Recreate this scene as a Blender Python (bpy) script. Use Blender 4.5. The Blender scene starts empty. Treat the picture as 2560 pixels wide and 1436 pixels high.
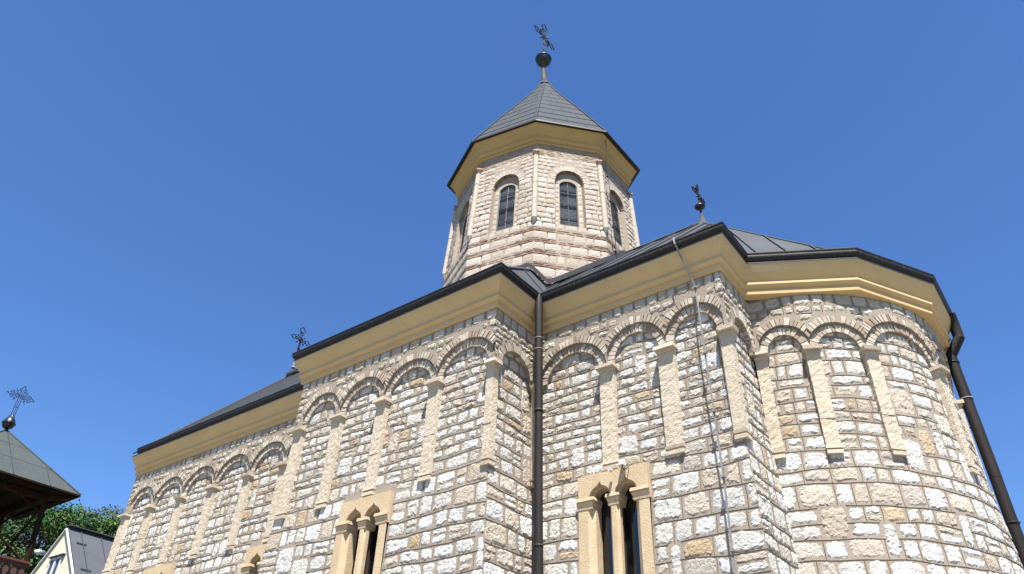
import bpy, math, random
import numpy as np
rnd = random.Random(11)
nr = np.random.default_rng(7)
R = math.radians
scene = bpy.context.scene
# ------------------------------------------------------------------ camera
cam_d = bpy.data.cameras.new('camera'); cam = bpy.data.objects.new('camera', cam_d)
scene.collection.objects.link(cam); scene.camera = cam
cam_d.sensor_width = 36.0; cam_d.lens = 1858.83 / 2560 * 36
cam_d.clip_start = 0.1; cam_d.clip_end = 3000
_r = (0.79667727, 0.60337828, 0.03521327); _u = (0.32896814, -0.48175766, 0.81221273); _w = (-0.50703578, 0.63548738, 0.58229761)
import mathutils
cam.matrix_world = mathutils.Matrix(((_r[0], _u[0], -_w[0], 0), (_r[1], _u[1], -_w[1], 0), (_r[2], _u[2], -_w[2], 0), (0, 0, 0, 1)))
# ------------------------------------------------------------------ sky, sun, exposure
SUN_AZ, SUN_EL = 41.0, 67.0          # azimuth from -Y towards +X, elevation
world = bpy.data.worlds.new('World'); scene.world = world; world.use_nodes = True
nt = world.node_tree; nt.nodes.clear()
wo = nt.nodes.new('ShaderNodeOutputWorld'); bg = nt.nodes.new('ShaderNodeBackground')
sky = nt.nodes.new('ShaderNodeTexSky'); sky.sky_type = 'NISHITA'; sky.sun_disc = False
sdir = mathutils.Vector((math.sin(R(SUN_AZ)) * math.cos(R(SUN_EL)), -math.cos(R(SUN_AZ)) * math.cos(R(SUN_EL)), math.sin(R(SUN_EL))))
sky.sun_elevation = R(SUN_EL); sky.sun_rotation = math.atan2(sdir.x, sdir.y)
sky.altitude = 500; sky.air_density = 1.0; sky.dust_density = 0.0; sky.ozone_density = 8.0
bg.inputs['Strength'].default_value = 0.0605
hs = nt.nodes.new('ShaderNodeHueSaturation'); hs.inputs['Saturation'].default_value = 1.10; hs.inputs['Hue'].default_value = 0.505
nt.links.new(sky.outputs['Color'], hs.inputs['Color']); nt.links.new(hs.outputs['Color'], bg.inputs['Color']); nt.links.new(bg.outputs['Background'], wo.inputs['Surface'])
sun_d = bpy.data.lights.new('sun', 'SUN'); sun = bpy.data.objects.new('sun', sun_d); scene.collection.objects.link(sun)
sun_d.energy = 5.0; sun_d.angle = R(0.53); sun_d.color = (1.0, 0.95, 0.87)
sun.rotation_euler = sdir.to_track_quat('Z', 'Y').to_euler(); sun.location = (10, -20, 40)
scene.view_settings.view_transform = 'Standard'; scene.view_settings.look = 'None'
scene.view_settings.gamma = 1.0; scene.view_settings.use_curve_mapping = False
scene.view_settings.exposure = 1.76
scene.render.engine = 'CYCLES'

# ------------------------------------------------------------------ materials
ALB = 0.60      # photographs expose bright stone well above its real reflectance
def mat(name, base=(.5, .5, .5), rough=.8, metal=0.0, attr=False, var=(), bump=(), spec=None, stretch=None):
    """var: (scale, detail, amount, colour) stains mixed in by noise; bump: (scale, detail, strength, distance)"""
    m = bpy.data.materials.new(name); m.use_nodes = True
    base = tuple(x * ALB for x in base)
    t = m.node_tree; n = t.nodes; b = n['Principled BSDF']
    b.inputs['Roughness'].default_value = rough; b.inputs['Metallic'].default_value = metal
    if spec is not None: b.inputs['Specular IOR Level'].default_value = spec
    tc = n.new('ShaderNodeTexCoord'); vec = tc.outputs['Object']
    if stretch:
        mp = n.new('ShaderNodeMapping'); mp.inputs['Scale'].default_value = stretch
        t.links.new(vec, mp.inputs['Vector']); vec = mp.outputs['Vector']
    if attr:
        a = n.new('ShaderNodeAttribute'); a.attribute_name = 'tint'; col = a.outputs['Color']
    else:
        c = n.new('ShaderNodeRGB'); c.outputs[0].default_value = (*base, 1); col = c.outputs[0]
    for (sc, det, amt, c2, lo, hi) in var:
        no = n.new('ShaderNodeTexNoise'); no.inputs['Scale'].default_value = sc; no.inputs['Detail'].default_value = det
        no.inputs['Roughness'].default_value = .65
        t.links.new(vec, no.inputs['Vector'])
        mr = n.new('ShaderNodeMapRange'); mr.inputs['From Min'].default_value = lo; mr.inputs['From Max'].default_value = hi
        mr.inputs['To Max'].default_value = amt
        t.links.new(no.outputs['Fac'], mr.inputs['Value'])
        mx = n.new('ShaderNodeMix'); mx.data_type = 'RGBA'
        t.links.new(mr.outputs['Result'], mx.inputs['Factor']); t.links.new(col, mx.inputs['A'])
        mx.inputs['B'].default_value = (*(x * ALB for x in c2), 1); col = mx.outputs['Result']
    t.links.new(col, b.inputs['Base Color'])
    last = None
    for (sc, det, stg, dist) in bump:
        no = n.new('ShaderNodeTexNoise'); no.inputs['Scale'].default_value = sc; no.inputs['Detail'].default_value = det
        no.inputs['Roughness'].default_value = .6
        t.links.new(vec, no.inputs['Vector'])
        bp = n.new('ShaderNodeBump'); bp.inputs['Strength'].default_value = stg; bp.inputs['Distance'].default_value = dist
        t.links.new(no.outputs['Fac'], bp.inputs['Height'])
        if last: t.links.new(last, bp.inputs['Normal'])
        last = bp.outputs['Normal']
    if last: t.links.new(last, b.inputs['Normal'])
    return m

M = {}
M['stone'] = mat('rough_limestone', attr=True, rough=.95, spec=.2,
    var=((42, 4, .55, (.28, .23, .175), .55, .72), (8, 3, .45, (.47, .37, .26), .56, .76), (1.1, 4, .40, (.40, .33, .25), .52, .76)),
    bump=((30, 5, .9, .016), (75, 4, .8, .008)))
M['mortar'] = mat('lime_mortar', (.375, .32, .26), .95, spec=.2, var=((1.1, 4, .55, (.27, .21, .16), .50, .74), (6, 5, .5, (.50, .44, .37), .45, .75), (3, 4, .45, (.20, .155, .12), .55, .8)),
    bump=((45, 5, .7, .010),))
M['joint'] = mat('pointing_line', (.225, .182, .142), .95, spec=.1, var=((12, 3, .6, (.22, .18, .14), .4, .7),))
M['tufa'] = mat('cream_tufa', (.69, .595, .46), .92, spec=.2,
    var=((5, 5, .55, (.70, .61, .48), .4, .7), (60, 3, .5, (.30, .22, .14), .60, .70), (2.2, 4, .5, (.42, .31, .20), .55, .8)),
    bump=((60, 4, .9, .012), (18, 4, .12, .010)))
M['tufa_window'] = mat('ochre_tufa', (.67, .515, .325), .92, spec=.2,
    var=((7, 5, .6, (.74, .63, .46), .4, .7), (2.6, 4, .5, (.52, .37, .21), .5, .75), (34, 5, .6, (.44, .31, .18), .55, .72)),
    bump=((40, 5, .8, .010), (90, 3, .6, .006)))
M['plaster'] = mat('ochre_plaster', (.75, .55, .29), .9, spec=.15, var=((1.6, 5, .45, (.60, .41, .19), .45, .75), (9, 5, .3, (.78, .59, .34), .5, .8), (26, 3, .25, (.48, .33, .16), .62, .75)),
    bump=((14, 4, .12, .01),))
M['patch'] = mat('plaster_repair', (.80, .66, .42), .95, spec=.1, bump=((18, 4, .8, .02),))
M['plaster_low_bounce'] = mat('ochre_plaster_low_bounce', (.70, .455, .20), .9, spec=.15, var=((1.8, 5, .5, (.52, .33, .14), .45, .75), (9, 5, .3, (.74, .53, .28), .5, .8)), bump=((14, 4, .12, .01),))  # browner copy of plaster; weaker bounced light at the drum put into its colour
M['gutter'] = mat('weathered_gutter_metal', (.020, .0195, .021), .55, 0.0, spec=.22, var=((34, 4, .6, (.15, .145, .14), .54, .74),), bump=((6, 3, .15, .01),), stretch=(1, 1, .12))
M['pipe'] = mat('brown_pipe_paint', (.026, .0215, .020), .6, 0.0, spec=.15, var=((5, 4, .4, (.055, .050, .047), .45, .75),), bump=((5, 3, .1, .01),), stretch=(1, 1, .25))
M['flash'] = mat('grey_flashing', (.16, .16, .165), .5, .5, var=((8, 4, .5, (.07, .07, .075), .45, .7),))
M['roof'] = mat('dark_sheet_roof', (.074, .083, .096), .75, 0.0, var=((1.2, 4, .5, (.105, .115, .13), .4, .7), (7, 4, .35, (.048, .053, .062), .5, .8)), bump=((3, 3, .12, .02),), spec=.08)
M['spire'] = mat('spire_slate_metal', (.068, .079, .094),   .8, 0.0, spec=.06, var=((1.4, 5, .5, (.088, .098, .11), .4, .72), (5, 5, .6, (.22, .23, .24), .66, .82), (9, 4, .4, (.042, .048, .057), .5, .75)), bump=((4, 3, .15, .02),))
M['iron'] = mat('black_wrought_iron', (.018, .019, .024), .7, .1, spec=.2, var=((20, 3, .4, (.06, .045, .04), .5, .8),))
M['ball'] = mat('dark_metal_ball', (.05, .052, .056), .33, .7, var=((12, 4, .4, (.12, .10, .09), .5, .8),))
M['brownpipe'] = mat('bronze_pole', (.13, .095, .07), .75, 0.0, spec=.15, var=((14, 4, .5, (.06, .05, .05), .45, .75),))
M['galv'] = mat('galvanised_strip', (.27, .27, .275), .75, .1, var=((16, 4, .5, (.16, .16, .165), .45, .7),))
M['apron'] = mat('dull_lead', (.06, .062, .068), 1.0, 0, spec=0.0)
M['glass'] = mat('dark_window_glass', (.008, .010, .013), .03, 0, spec=.75)
M['glass'].node_tree.nodes['Principled BSDF'].inputs['IOR'].default_value = 1.55
M['wood'] = mat('dark_window_wood', (.045, .028, .020), .6, var=((12, 4, .5, (.08, .05, .035), .4, .7),), stretch=(6, 6, .6))
M['drumglass'] = mat('drum_window_glass', (.16, .175, .19), .2, 0, spec=.7, var=((2.3, 2, .8, (.05, .06, .075), .42, .6),))
M['drumstone'] = mat('pale_dressed_stone', (.62, .55, .46), .93, spec=.2, var=((5, 5, .5, (.52, .45, .36), .45, .75), (50, 3, .5, (.34, .27, .2), .6, .74)), bump=((45, 4, .6, .01),))
M['grille'] = mat('window_wire', (.10, .105, .11), .55, .5)
M['frame'] = mat('black_window_frame', (.022, .024, .028), .5, .3)
M['brick'] = mat('old_brick', attr=True, rough=.95, spec=.2, var=((30, 4, .4, (.20, .14, .10), .5, .75),), bump=((50, 4, .6, .008),))
M['drummortar'] = mat('drum_mortar', (.44, .36, .29), .95, spec=.2, var=((8, 5, .5, (.52, .44, .36), .45, .75),), bump=((45, 4, .6, .008),))
M['towerroof'] = mat('green_grey_sheet', (.066, .081, .086), .8, 0.0, spec=.06, var=((1.3, 5, .5, (.092, .108, .106), .4, .7), (11, 3, .8, (.45, .47, .46), .70, .76), (6, 4, .4, (.048, .06, .06), .5, .8)), bump=((4, 3, .12, .015),))
M['towerwood'] = mat('brown_timber', (.026, .0135, .0095), .9, spec=.05, var=((8, 4, .6, (.10, .055, .034), .45, .75),), bump=((20, 4, .4, .006),), stretch=(4, 4, .6))
M['railwood'] = mat('red_brown_timber', (.115, .038, .022), .65, var=((8, 4, .6, (.06, .022, .014), .45, .75),), bump=((20, 4, .4, .006),), stretch=(4, 4, .6))
M['ceil'] = mat('dark_brown_boards', (.016, .012, .010), .95, spec=.03, var=((6, 4, .6, (.03, .022, .018), .4, .7),), bump=((14, 3, .4, .01),), stretch=(5, .6, 1))  # near-black brown boards for the belfry ceiling
M['cream'] = mat('cream_render', (.88, .80, .64), .9, spec=.2, var=((1.5, 5, .25, (.80, .71, .55), .45, .75),), bump=((30, 4, .2, .005),))
M['white'] = mat('white_paint', (.78, .78, .76), .55)
M['housepane'] = mat('house_glass', (.02, .03, .04), .05, 0, spec=.8)
M['houseroof'] = mat('grey_sheet_roof', (.085, .094, .110), .8, 0.0, spec=.06, var=((.8, 4, .5, (.115, .122, .135), .4, .7),), bump=((3, 3, .1, .02),))
M['lampglass'] = mat('clear_lamp_glass', (.72, .76, .76), .08, 0, spec=.7)
M['lampglass'].node_tree.nodes['Principled BSDF'].inputs['Transmission Weight'].default_value = .85
M['bark'] = mat('bark', (.09, .065, .045), .9, var=((9, 4, .5, (.05, .036, .026), .4, .7),), bump=((18, 4, .6, .02),))
M['leaf'] = mat('leaf', attr=True, rough=.7, spec=.1)
_lb = M['leaf'].node_tree.nodes['Principled BSDF']; _lb.inputs['Transmission Weight'].default_value = 0.0
M['grass'] = mat('grass_ground', (.07, .10, .03), .95, var=((.6, 6, .6, (.11, .12, .05), .4, .7), (7, 5, .5, (.04, .06, .02), .45, .7)), bump=((3, 5, .5, .05),))
M['paving'] = mat('pale_paving', (.34, .31, .27), .9, var=((2.5, 6, .5, (.25, .23, .20), .4, .7),), bump=((20, 4, .4, .01),))

# ------------------------------------------------------------------ mesh builder
class MB:
    def __init__(s): s.v = []; s.n = 0; s.f = []; s.mi = []; s.c = []; s.sm = []
    def add(s, V, F, mat=0, col=(1, 1, 1), smooth=False):
        V = np.asarray(V, float).reshape(-1, 3); o = s.n
        s.v.append(V); s.n += len(V)
        s.f.extend([tuple(i + o for i in f) for f in F]); s.mi.extend([mat] * len(F)); s.sm.extend([smooth] * len(F))
        c = np.asarray(col, float)
        s.c.append(np.tile(c, (len(V), 1)) if c.ndim == 1 else c)
    def grid(s, P, mat=0, col=(1, 1, 1), smooth=False, close_u=False):
        a, b = P.shape[:2]; F = []
        for i in range(a if close_u else a - 1):
            j = (i + 1) % a
            for k in range(b - 1): F.append((i * b + k, j * b + k, j * b + k + 1, i * b + k + 1))
        s.add(P.reshape(-1, 3), F, mat, col, smooth)
    def box(s, c, size, rot=None, mat=0, col=(1, 1, 1)):
        q = np.array([(x, y, z) for x in (-.5, .5) for y in (-.5, .5) for z in (-.5, .5)]) * np.array(size)
        if rot is not None: q = q @ np.array(rot).T
        s.add(q + np.array(c), BOXF, mat, col)
    def beam(s, a, b, w, h, mat=0, col=(1, 1, 1), up=(0, 0, 1)):
        a = np.array(a, float); b = np.array(b, float); d = b - a; L = np.linalg.norm(d); d /= L
        x = np.cross(d, np.array(up, float))
        if np.linalg.norm(x) < 1e-4: x = np.cross(d, (0, 1., 0))
        x /= np.linalg.norm(x); y = np.cross(x, d)
        s.box((a + b) / 2, (w, L, h), np.stack([x, d, y], 1), mat, col)
    def tube(s, pts, r, n=8, mat=0, col=(1, 1, 1), smooth=True, caps=True):
        P = [np.array(p, float) for p in pts]; rr = r if hasattr(r, '__len__') else [r] * len(P)
        rings = []; ref = None
        for i, p in enumerate(P):
            t = P[min(i + 1, len(P) - 1)] - P[max(i - 1, 0)]; t = t / (np.linalg.norm(t) + 1e-12)
            if ref is None:
                ref = np.array((0, 0, 1.)) if abs(t[2]) < .9 else np.array((1., 0, 0))
            x = np.cross(t, ref); x /= np.linalg.norm(x) + 1e-12; y = np.cross(t, x); ref = -y if False else np.cross(x, t)
            a = np.arange(n) * 2 * math.pi / n
            rings.append(p + rr[i] * (np.cos(a)[:, None] * x + np.sin(a)[:, None] * y))
        A = np.stack(rings, 1)
        s.grid(A, mat, col, smooth, close_u=True)
        if caps:
            s.add(rings[0], [tuple(range(n))], mat, col); s.add(rings[-1], [tuple(range(n))], mat, col)
    def lathe(s, prof, c, n=20, mat=0, col=(1, 1, 1)):
        a = np.arange(n) * 2 * math.pi / n
        P = np.array([[(c[0] + r * math.cos(t), c[1] + r * math.sin(t), c[2] + z) for (r, z) in prof] for t in a])
        s.grid(P, mat, col, True, close_u=True)
    def build(s, name, mats, parent=None):
        me = bpy.data.meshes.new(name)
        V = np.concatenate(s.v) if s.v else np.zeros((0, 3))
        me.from_pydata(V.tolist(), [], s.f)
        for m in mats: me.materials.append(M[m])
        me.polygons.foreach_set('material_index', s.mi); me.polygons.foreach_set('use_smooth', s.sm)
        ca = me.color_attributes.new('tint', 'FLOAT_COLOR', 'POINT')
        C = np.concatenate(s.c); C = np.concatenate([C, np.ones((len(C), 1))], 1)
        ca.data.foreach_set('color', C.ravel().astype(np.float32))
        me.update()
        o = bpy.data.objects.new(name, me); scene.collection.objects.link(o)
        if parent is not None: o.parent = parent; o.matrix_parent_inverse = parent.matrix_world.inverted()
        return o
BOXF = [(0, 1, 3, 2), (4, 6, 7, 5), (0, 4, 5, 1), (2, 3, 7, 6), (0, 2, 6, 4), (1, 5, 7, 3)]

def thing(name, loc, label, cat, group=None):
    o = bpy.data.objects.new(name, None); scene.collection.objects.link(o); o.location = loc
    o.empty_display_size = .5
    tag(o, label, cat, group); bpy.context.view_layer.update(); return o
def tag(o, label, cat, group=None):
    o['label'] = label; o['category'] = cat
    if group: o['group'] = group
    return o

# ------------------------------------------------------------------ wall frames: (s along, z up, d outward) -> xyz
class Line:
    def __init__(s, a, b, e0=0, e1=0):
        s.a = np.array(a, float); s.b = np.array(b, float); s.L = float(np.linalg.norm(s.b - s.a)); s.u = (s.b - s.a) / s.L
        s.n = np.array((s.u[1], -s.u[0])); s.e0 = e0; s.e1 = e1; s.step = 9
    def pt(s, S, Z, D):
        S, Z, D = np.broadcast_arrays(np.asarray(S, float), np.asarray(Z, float), np.asarray(D, float))
        f = S / s.L; S2 = S + s.e1 * D * np.clip(1 - (1 - f) * s.L / .3, 0, 1) - s.e0 * D * np.clip(1 - f * s.L / .3, 0, 1)
        xy = s.a + S2[..., None] * s.u + D[..., None] * s.n
        return np.concatenate([xy, Z[..., None]], -1)
class Arc:
    def __init__(s, c, r, t0, t1): s.c = np.array(c); s.r = r; s.t0 = R(t0); s.L = r * R(t1 - t0); s.step = .12
    def pt(s, S, Z, D):
        S, Z, D = np.broadcast_arrays(np.asarray(S, float), np.asarray(Z, float), np.asarray(D, float))
        t = s.t0 + S / s.r
        return np.stack([s.c[0] + (s.r + D) * np.cos(t), s.c[1] + (s.r + D) * np.sin(t), Z], -1)
    def S(s, deg): return (R(deg) - s.t0) * s.r
class Taper:      # one face of the tapering drum; corners scale linearly with height
    def __init__(s, c, p0, p1, f, z0=9.0, z1=13.1):
        s.c = np.array(c); s.p0 = np.array(p0); s.p1 = np.array(p1); s.f = f
        s.L = float(np.linalg.norm(s.p1 - s.p0)) * .93; s.step = 9
        u = s.p1 - s.p0; u = u / np.linalg.norm(u); s.n = np.array((u[1], -u[0]))
        if s.n @ (s.p0 + s.p1) < 0: s.n = -s.n
    def pt(s, S, Z, D):
        S, Z, D = np.broadcast_arrays(np.asarray(S, float), np.asarray(Z, float), np.asarray(D, float))
        k = s.f(Z)[..., None]; t = (S / s.L)[..., None]
        kk = 1 + D[..., None] * .43      # corner mitre for small offsets (scale about the axis)
        xy = s.c + k * kk * (s.p0 * (1 - t) + s.p1 * t)
        return np.concatenate([xy, Z[..., None]], -1)

def fbox(mb, F, s0, s1, z0, z1, d0, d1, mat=0, col=(1, 1, 1), jit=0.0):
    """box in wall coordinates, split along s on curved walls"""
    n = max(1, int(math.ceil((s1 - s0) / F.step)))
    ss = np.linspace(s0, s1, n + 1)
    j = (lambda: 0.0) if not jit else (lambda: rnd.uniform(-jit, jit))
    prof = [(z0, d0), (z0 + j(), d1 + j()), (z1 + j(), d1 + j()), (z1, d0)]
    P = np.stack([F.pt(ss, z, d) for z, d in prof], 1)
    V = P.reshape(-1, 3); Fs = []
    for i in range(n):
        for k in range(4): Fs.append((i * 4 + k, (i + 1) * 4 + k, (i + 1) * 4 + (k + 1) % 4, i * 4 + (k + 1) % 4))
    Fs.append((0, 1, 2, 3)); Fs.append((n * 4 + 3, n * 4 + 2, n * 4 + 1, n * 4))
    mb.add(V, Fs, mat, col)

def rough_block(mb, F, s0, s1, z0, z1, d0, d1, mat=0, amp=.006, step=.05, col=(1, 1, 1), chip=.5):
    """hewn block: front and both sides as one jittered sheet, worn edges"""
    ns = max(2, int((s1 - s0) / step)); nz = max(2, int((z1 - z0) / step))
    sv = np.concatenate([[s0], np.linspace(s0, s1, ns + 1), [s1]]); dv = np.concatenate([[d0], np.full(ns + 1, d1), [d0]])
    zz = np.linspace(z0, z1, nz + 1)
    S, Z = np.meshgrid(sv, zz, indexing='ij'); D = np.repeat(dv[:, None], nz + 1, 1)
    J = nr.normal(0, amp, S.shape); D = D + np.where(D > d0 + 1e-6, J, 0)
    edge = np.zeros_like(S); edge[1] = 1; edge[-2] = 1; edge[:, 0] += .6; edge[:, -1] += .6
    D = D - np.where(D > d0 + 1e-6, edge * np.abs(nr.normal(0, amp * chip * 2, S.shape)), 0)
    S = S + nr.normal(0, amp * .5, S.shape) * (np.abs(S - (s0 + s1) / 2) < (s1 - s0) / 2 + 1)
    P = F.pt(S, Z, D); mb.grid(P, mat, col)
    for zi in (0, -1):
        row = P[:, zi]; mb.add(row, [tuple(range(len(row)))], mat, col)

def wob(amp):
    a = [(rnd.uniform(.8, 2.2), rnd.uniform(0, 6.28), .5), (rnd.uniform(3, 6), rnd.uniform(0, 6.28), .35), (rnd.uniform(8, 13), rnd.uniform(0, 6.28), .2)]
    return lambda s: amp * sum(w * np.sin(f * np.asarray(s) + p) for f, p, w in a)

TINTS = [((.69, .67, .635), 38), ((.75, .745, .73), 24), ((.66, .615, .54), 14), ((.57, .50, .41), 9), ((.61, .54, .45), 9), ((.54, .42, .28), 3), ((.52, .48, .43), 5)]
def pick(tints=TINTS):
    k = rnd.uniform(0, sum(w for _, w in tints))
    for c, w in tints:
        k -= w
        if k <= 0: break
    j = rnd.uniform(-.05, .04); return tuple(max(.03, x + j) * ALB for x in c)

def stone(mb, F, s0, s1, zb, zt, dbase, bulge, tint, rough=1.0, mat=0, cell=.028, rnd_out=.16, jit=.006):
    w = s1 - s0; h = float(np.mean(zt((s0 + s1) / 2) - zb((s0 + s1) / 2)))
    nu = int(min(14, max(4, w / cell))); nv = int(min(12, max(4, h / cell)))
    u = np.linspace(-1, 1, nu + 1); v = np.linspace(-1, 1, nv + 1)
    U, Vv = np.meshgrid(u, v, indexing='ij')
    X = U * (1 - rnd_out * (Vv ** 4) * rnd.uniform(.2, 1)); Y = Vv * (1 - rnd_out * (U ** 4) * rnd.uniform(.2, 1))
    b = np.maximum(np.abs(U), np.abs(Vv)) > .999
    S = (s0 + s1) / 2 + X * w / 2 + nr.normal(0, jit, U.shape) + Y * rnd.uniform(-1, 1) * jit * 1.2 + Y * U * rnd.uniform(-1, 1) * jit
    S = np.clip(S, s0 - .008 * (s0 > .03), s1 + .008 * (s1 < F.L - .03))
    t = (Y + 1) / 2; Z = zb(S) * (1 - t) + zt(S) * t + nr.normal(0, jit, U.shape)
    H = bulge * (1 - U ** 10) * (1 - Vv ** 10) * (1 + .25 * rnd.uniform(-1, 1) * U + .3 * rnd.uniform(-1, 1) * Vv)
    H = H + nr.normal(0, .20 * bulge * rough, U.shape) * (~b)
    k = max(2, nu // 3)
    H = H + np.repeat(np.repeat(nr.normal(0, .22 * bulge * rough, (nu // k + 2, nv // k + 2)), k, 0), k, 1)[:nu + 1, :nv + 1] * (~b)
    H = np.where(b, -.004, np.maximum(H, .001))
    P = F.pt(S, Z, dbase(Z) + H)
    mb.grid(P, mat, tint)

def bead(mb, F, ss, zz, dd, mat, hw=.0045, ht=.0055):
    ss = np.asarray(ss, float); zz = np.asarray(zz, float); dd = np.asarray(dd, float)
    ts = np.gradient(ss); tz = np.gradient(zz); l = np.hypot(ts, tz) + 1e-9; ns, nz = -tz / l, ts / l
    P = np.stack([F.pt(ss - ns * hw, zz - nz * hw, dd), F.pt(ss, zz, dd + ht), F.pt(ss + ns * hw, zz + nz * hw, dd)], 1)
    mb.grid(P, mat)

def free_spans(s0, s1, blocked):
    out = [(s0, s1)]
    for a, b in blocked:
        nx = []
        for x, y in out:
            if b <= x or a >= y: nx.append((x, y)); continue
            if a > x + .03: nx.append((x, a))
            if b < y - .03: nx.append((b, y))
        out = nx
    return out

def courses(mb, F, s0, s1, z0, z1, hr, wr, dbase, blocked=None, amp=.012, bulge=.03, gap=.014, rough=1.0, tints=TINTS,
            mats=(0, 2), beads=True, split=.12, end0=True, end1=True, cell=.028, rnd_out=.16, jit=.006, flat_top=True, tall=0):
    zs = [z0]
    while len(zs) < 2 or zs[-1] < z1 - hr(zs[-1])[0] * .6:
        a, b = hr(zs[-1]); zs.append(zs[-1] + rnd.uniform(a, b))
    k = (z1 - z0) / (zs[-1] - z0); zs = [z0 + (z - z0) * k for z in zs]
    ws = [wob(amp) for _ in zs]
    if flat_top: ws[-1] = lambda s: 0 * np.asarray(s)
    taken = {}
    for i in range(len(zs) - 1):
        lo, hi = zs[i], zs[i + 1]; h = hi - lo
        ZB = lambda s, i=i: zs[i] + ws[i](s); ZT = lambda s, i=i: zs[i + 1] + ws[i + 1](s)
        spans = free_spans(s0, s1, (list(blocked((lo + hi) / 2, lo, hi)) if blocked else []) + taken.get(i, []))
        for (a, b) in spans:
            x = a; cuts = [a]
            while True:
                w0, w1 = wr((lo + hi) / 2); w = rnd.uniform(w0, w1) * (1.25 if rnd.random() < .12 else 1)
                w = max(w, h * .5)
                if x + w > b - w0 * .55: break
                x += w; cuts.append(x)
            cuts.append(b)
            if beads and i < len(zs) - 2:
                n = max(2, int((b - a) / .09)); ss = np.linspace(a, b, n + 1)
                bead(mb, F, ss, ZT(ss), dbase(ZT(ss)) + .001, mats[1])
            for q in range(len(cuts) - 1):
                l, r = cuts[q], cuts[q + 1]
                gl = gap if (q > 0 or l > s0 + 1e-6 or not end0) else 0.0
                gr = gap if (q < len(cuts) - 2 or r < s1 - 1e-6 or not end1) else 0.0
                if beads and q < len(cuts) - 2 and rnd.random() < .9:
                    zz = np.array([float(ZB(r)) + .01, (lo + hi) / 2, float(ZT(r)) - .01])
                    bead(mb, F, [r + rnd.uniform(-.004, .004), r + rnd.uniform(-.008, .008), r], zz, dbase(zz) + .001, mats[1], .005, .006)
                g = lambda: gap * rnd.uniform(.5, 2.0)
                gb, gt = g(), g()
                if tall and i < len(zs) - 3 and r - l > .12 and zs[i + 2] - lo < .46 and rnd.random() < tall:
                    up = free_spans(s0, s1, list(blocked((zs[i + 1] + zs[i + 2]) / 2, zs[i + 1], zs[i + 2])) if blocked else [])
                    if any(a2 <= l + 1e-6 and b2 >= r - 1e-6 for a2, b2 in up):
                        ZT2 = lambda s, i=i: zs[i + 2] + ws[i + 2](s)
                        taken.setdefault(i + 1, []).append((l, r))
                        stone(mb, F, l + gl * rnd.uniform(.6, 1.6), r - gr * rnd.uniform(.6, 1.6), lambda s: ZB(s) + gb, lambda s: ZT2(s) - gt, dbase, bulge * 1.15, pick(tints), rough, mats[0], cell, rnd_out, jit)
                        continue
                if h > .17 and rnd.random() < split and r - l > .14:
                    m = rnd.uniform(.42, .58)
                    zm = lambda s, m=m: ZB(s) * (1 - m) + ZT(s) * m
                    stone(mb, F, l + gl * rnd.uniform(.6, 1.6), r - gr * rnd.uniform(.6, 1.6), lambda s: ZB(s) + gb, lambda s: zm(s) - gap * .7, dbase, bulge * .8, pick(tints), rough, mats[0], cell, rnd_out, jit)
                    stone(mb, F, l + gl * rnd.uniform(.6, 1.6), r - gr * rnd.uniform(.6, 1.6), lambda s: zm(s) + gap * .7, lambda s: ZT(s) - gt, dbase, bulge * .8, pick(tints), rough, mats[0], cell, rnd_out, jit)
                else:
                    stone(mb, F, l + gl * rnd.uniform(.6, 1.7), r - gr * rnd.uniform(.6, 1.7), lambda s: ZB(s) + gb, lambda s: ZT(s) - gt, dbase, bulge * rnd.uniform(.7, 1.25), pick(tints), rough, mats[0], cell, rnd_out, jit)

def sheet(mb, F, s0, s1, zs, dfun, holes=(), mat=1):
    """wall skin with rectangular holes, following the batter"""
    ss = {s0, s1}; zz = set(zs)
    for (a, b, c, d) in holes: ss |= {a, b}; zz |= {c, d}
    ss = sorted(ss); zz = sorted(z for z in zz if zs[0] <= z <= zs[-1])
    full = [ss[0]]
    for a, b in zip(ss[:-1], ss[1:]): full += list(np.linspace(a, b, max(1, int(math.ceil((b - a) / F.step))) + 1)[1:])
    # short end cells so the mitre stays crisp
    if isinstance(F, Line):
        for x in (.3, F.L - .3):
            if s0 + .01 < x < s1 - .01: full.append(x)
        full = sorted(set(full))
    for i in range(len(full) - 1):
        for k in range(len(zz) - 1):
            sm, zm = (full[i] + full[i + 1]) / 2, (zz[k] + zz[k + 1]) / 2
            if any(a < sm < b and c < zm < d for a, b, c, d in holes): continue
            mb.grid(F.pt(np.array([[full[i], full[i]], [full[i + 1], full[i + 1]]]), np.array([[zz[k], zz[k + 1]]] * 2), dfun(np.array([[zz[k], zz[k + 1]]] * 2))), mat)

# ------------------------------------------------------------------ the church
ZG, ZC, ZCAP, ZBOT, ZSP = 6.963, 6.353, 5.345, 3.82, 5.41
GROUND = -1.65
AX = 11.6                                      # church axis (y)
church = thing('church', (-8.3, AX, GROUND), 'white rubble stone church with dark sheet roofs, ochre cornice and an octagonal dome tower', 'church')
def d0(z):
    return np.interp(z, [GROUND, 2.3, 3.3, 3.85, 5.4, 9], [.16, .055, .02, -.018, -.078, -.078])
def ring_t(): return .14
CRS_H = lambda z: (.165, .31) if z < 3.7 else (.125, .22)
CRS_W = lambda z: (.17, .44) if z < 3.7 else (.13, .37)
ARCHT = [((.50, .43, .345), 5), ((.62, .55, .45), 5), ((.43, .355, .28), 3), ((.42, .31, .24), 1), ((.68, .62, .53), 3)]
SPANT = [((.60, .55, .46), 5), ((.66, .62, .54), 4), ((.55, .47, .36), 3), ((.48, .43, .37), 2)]

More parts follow.
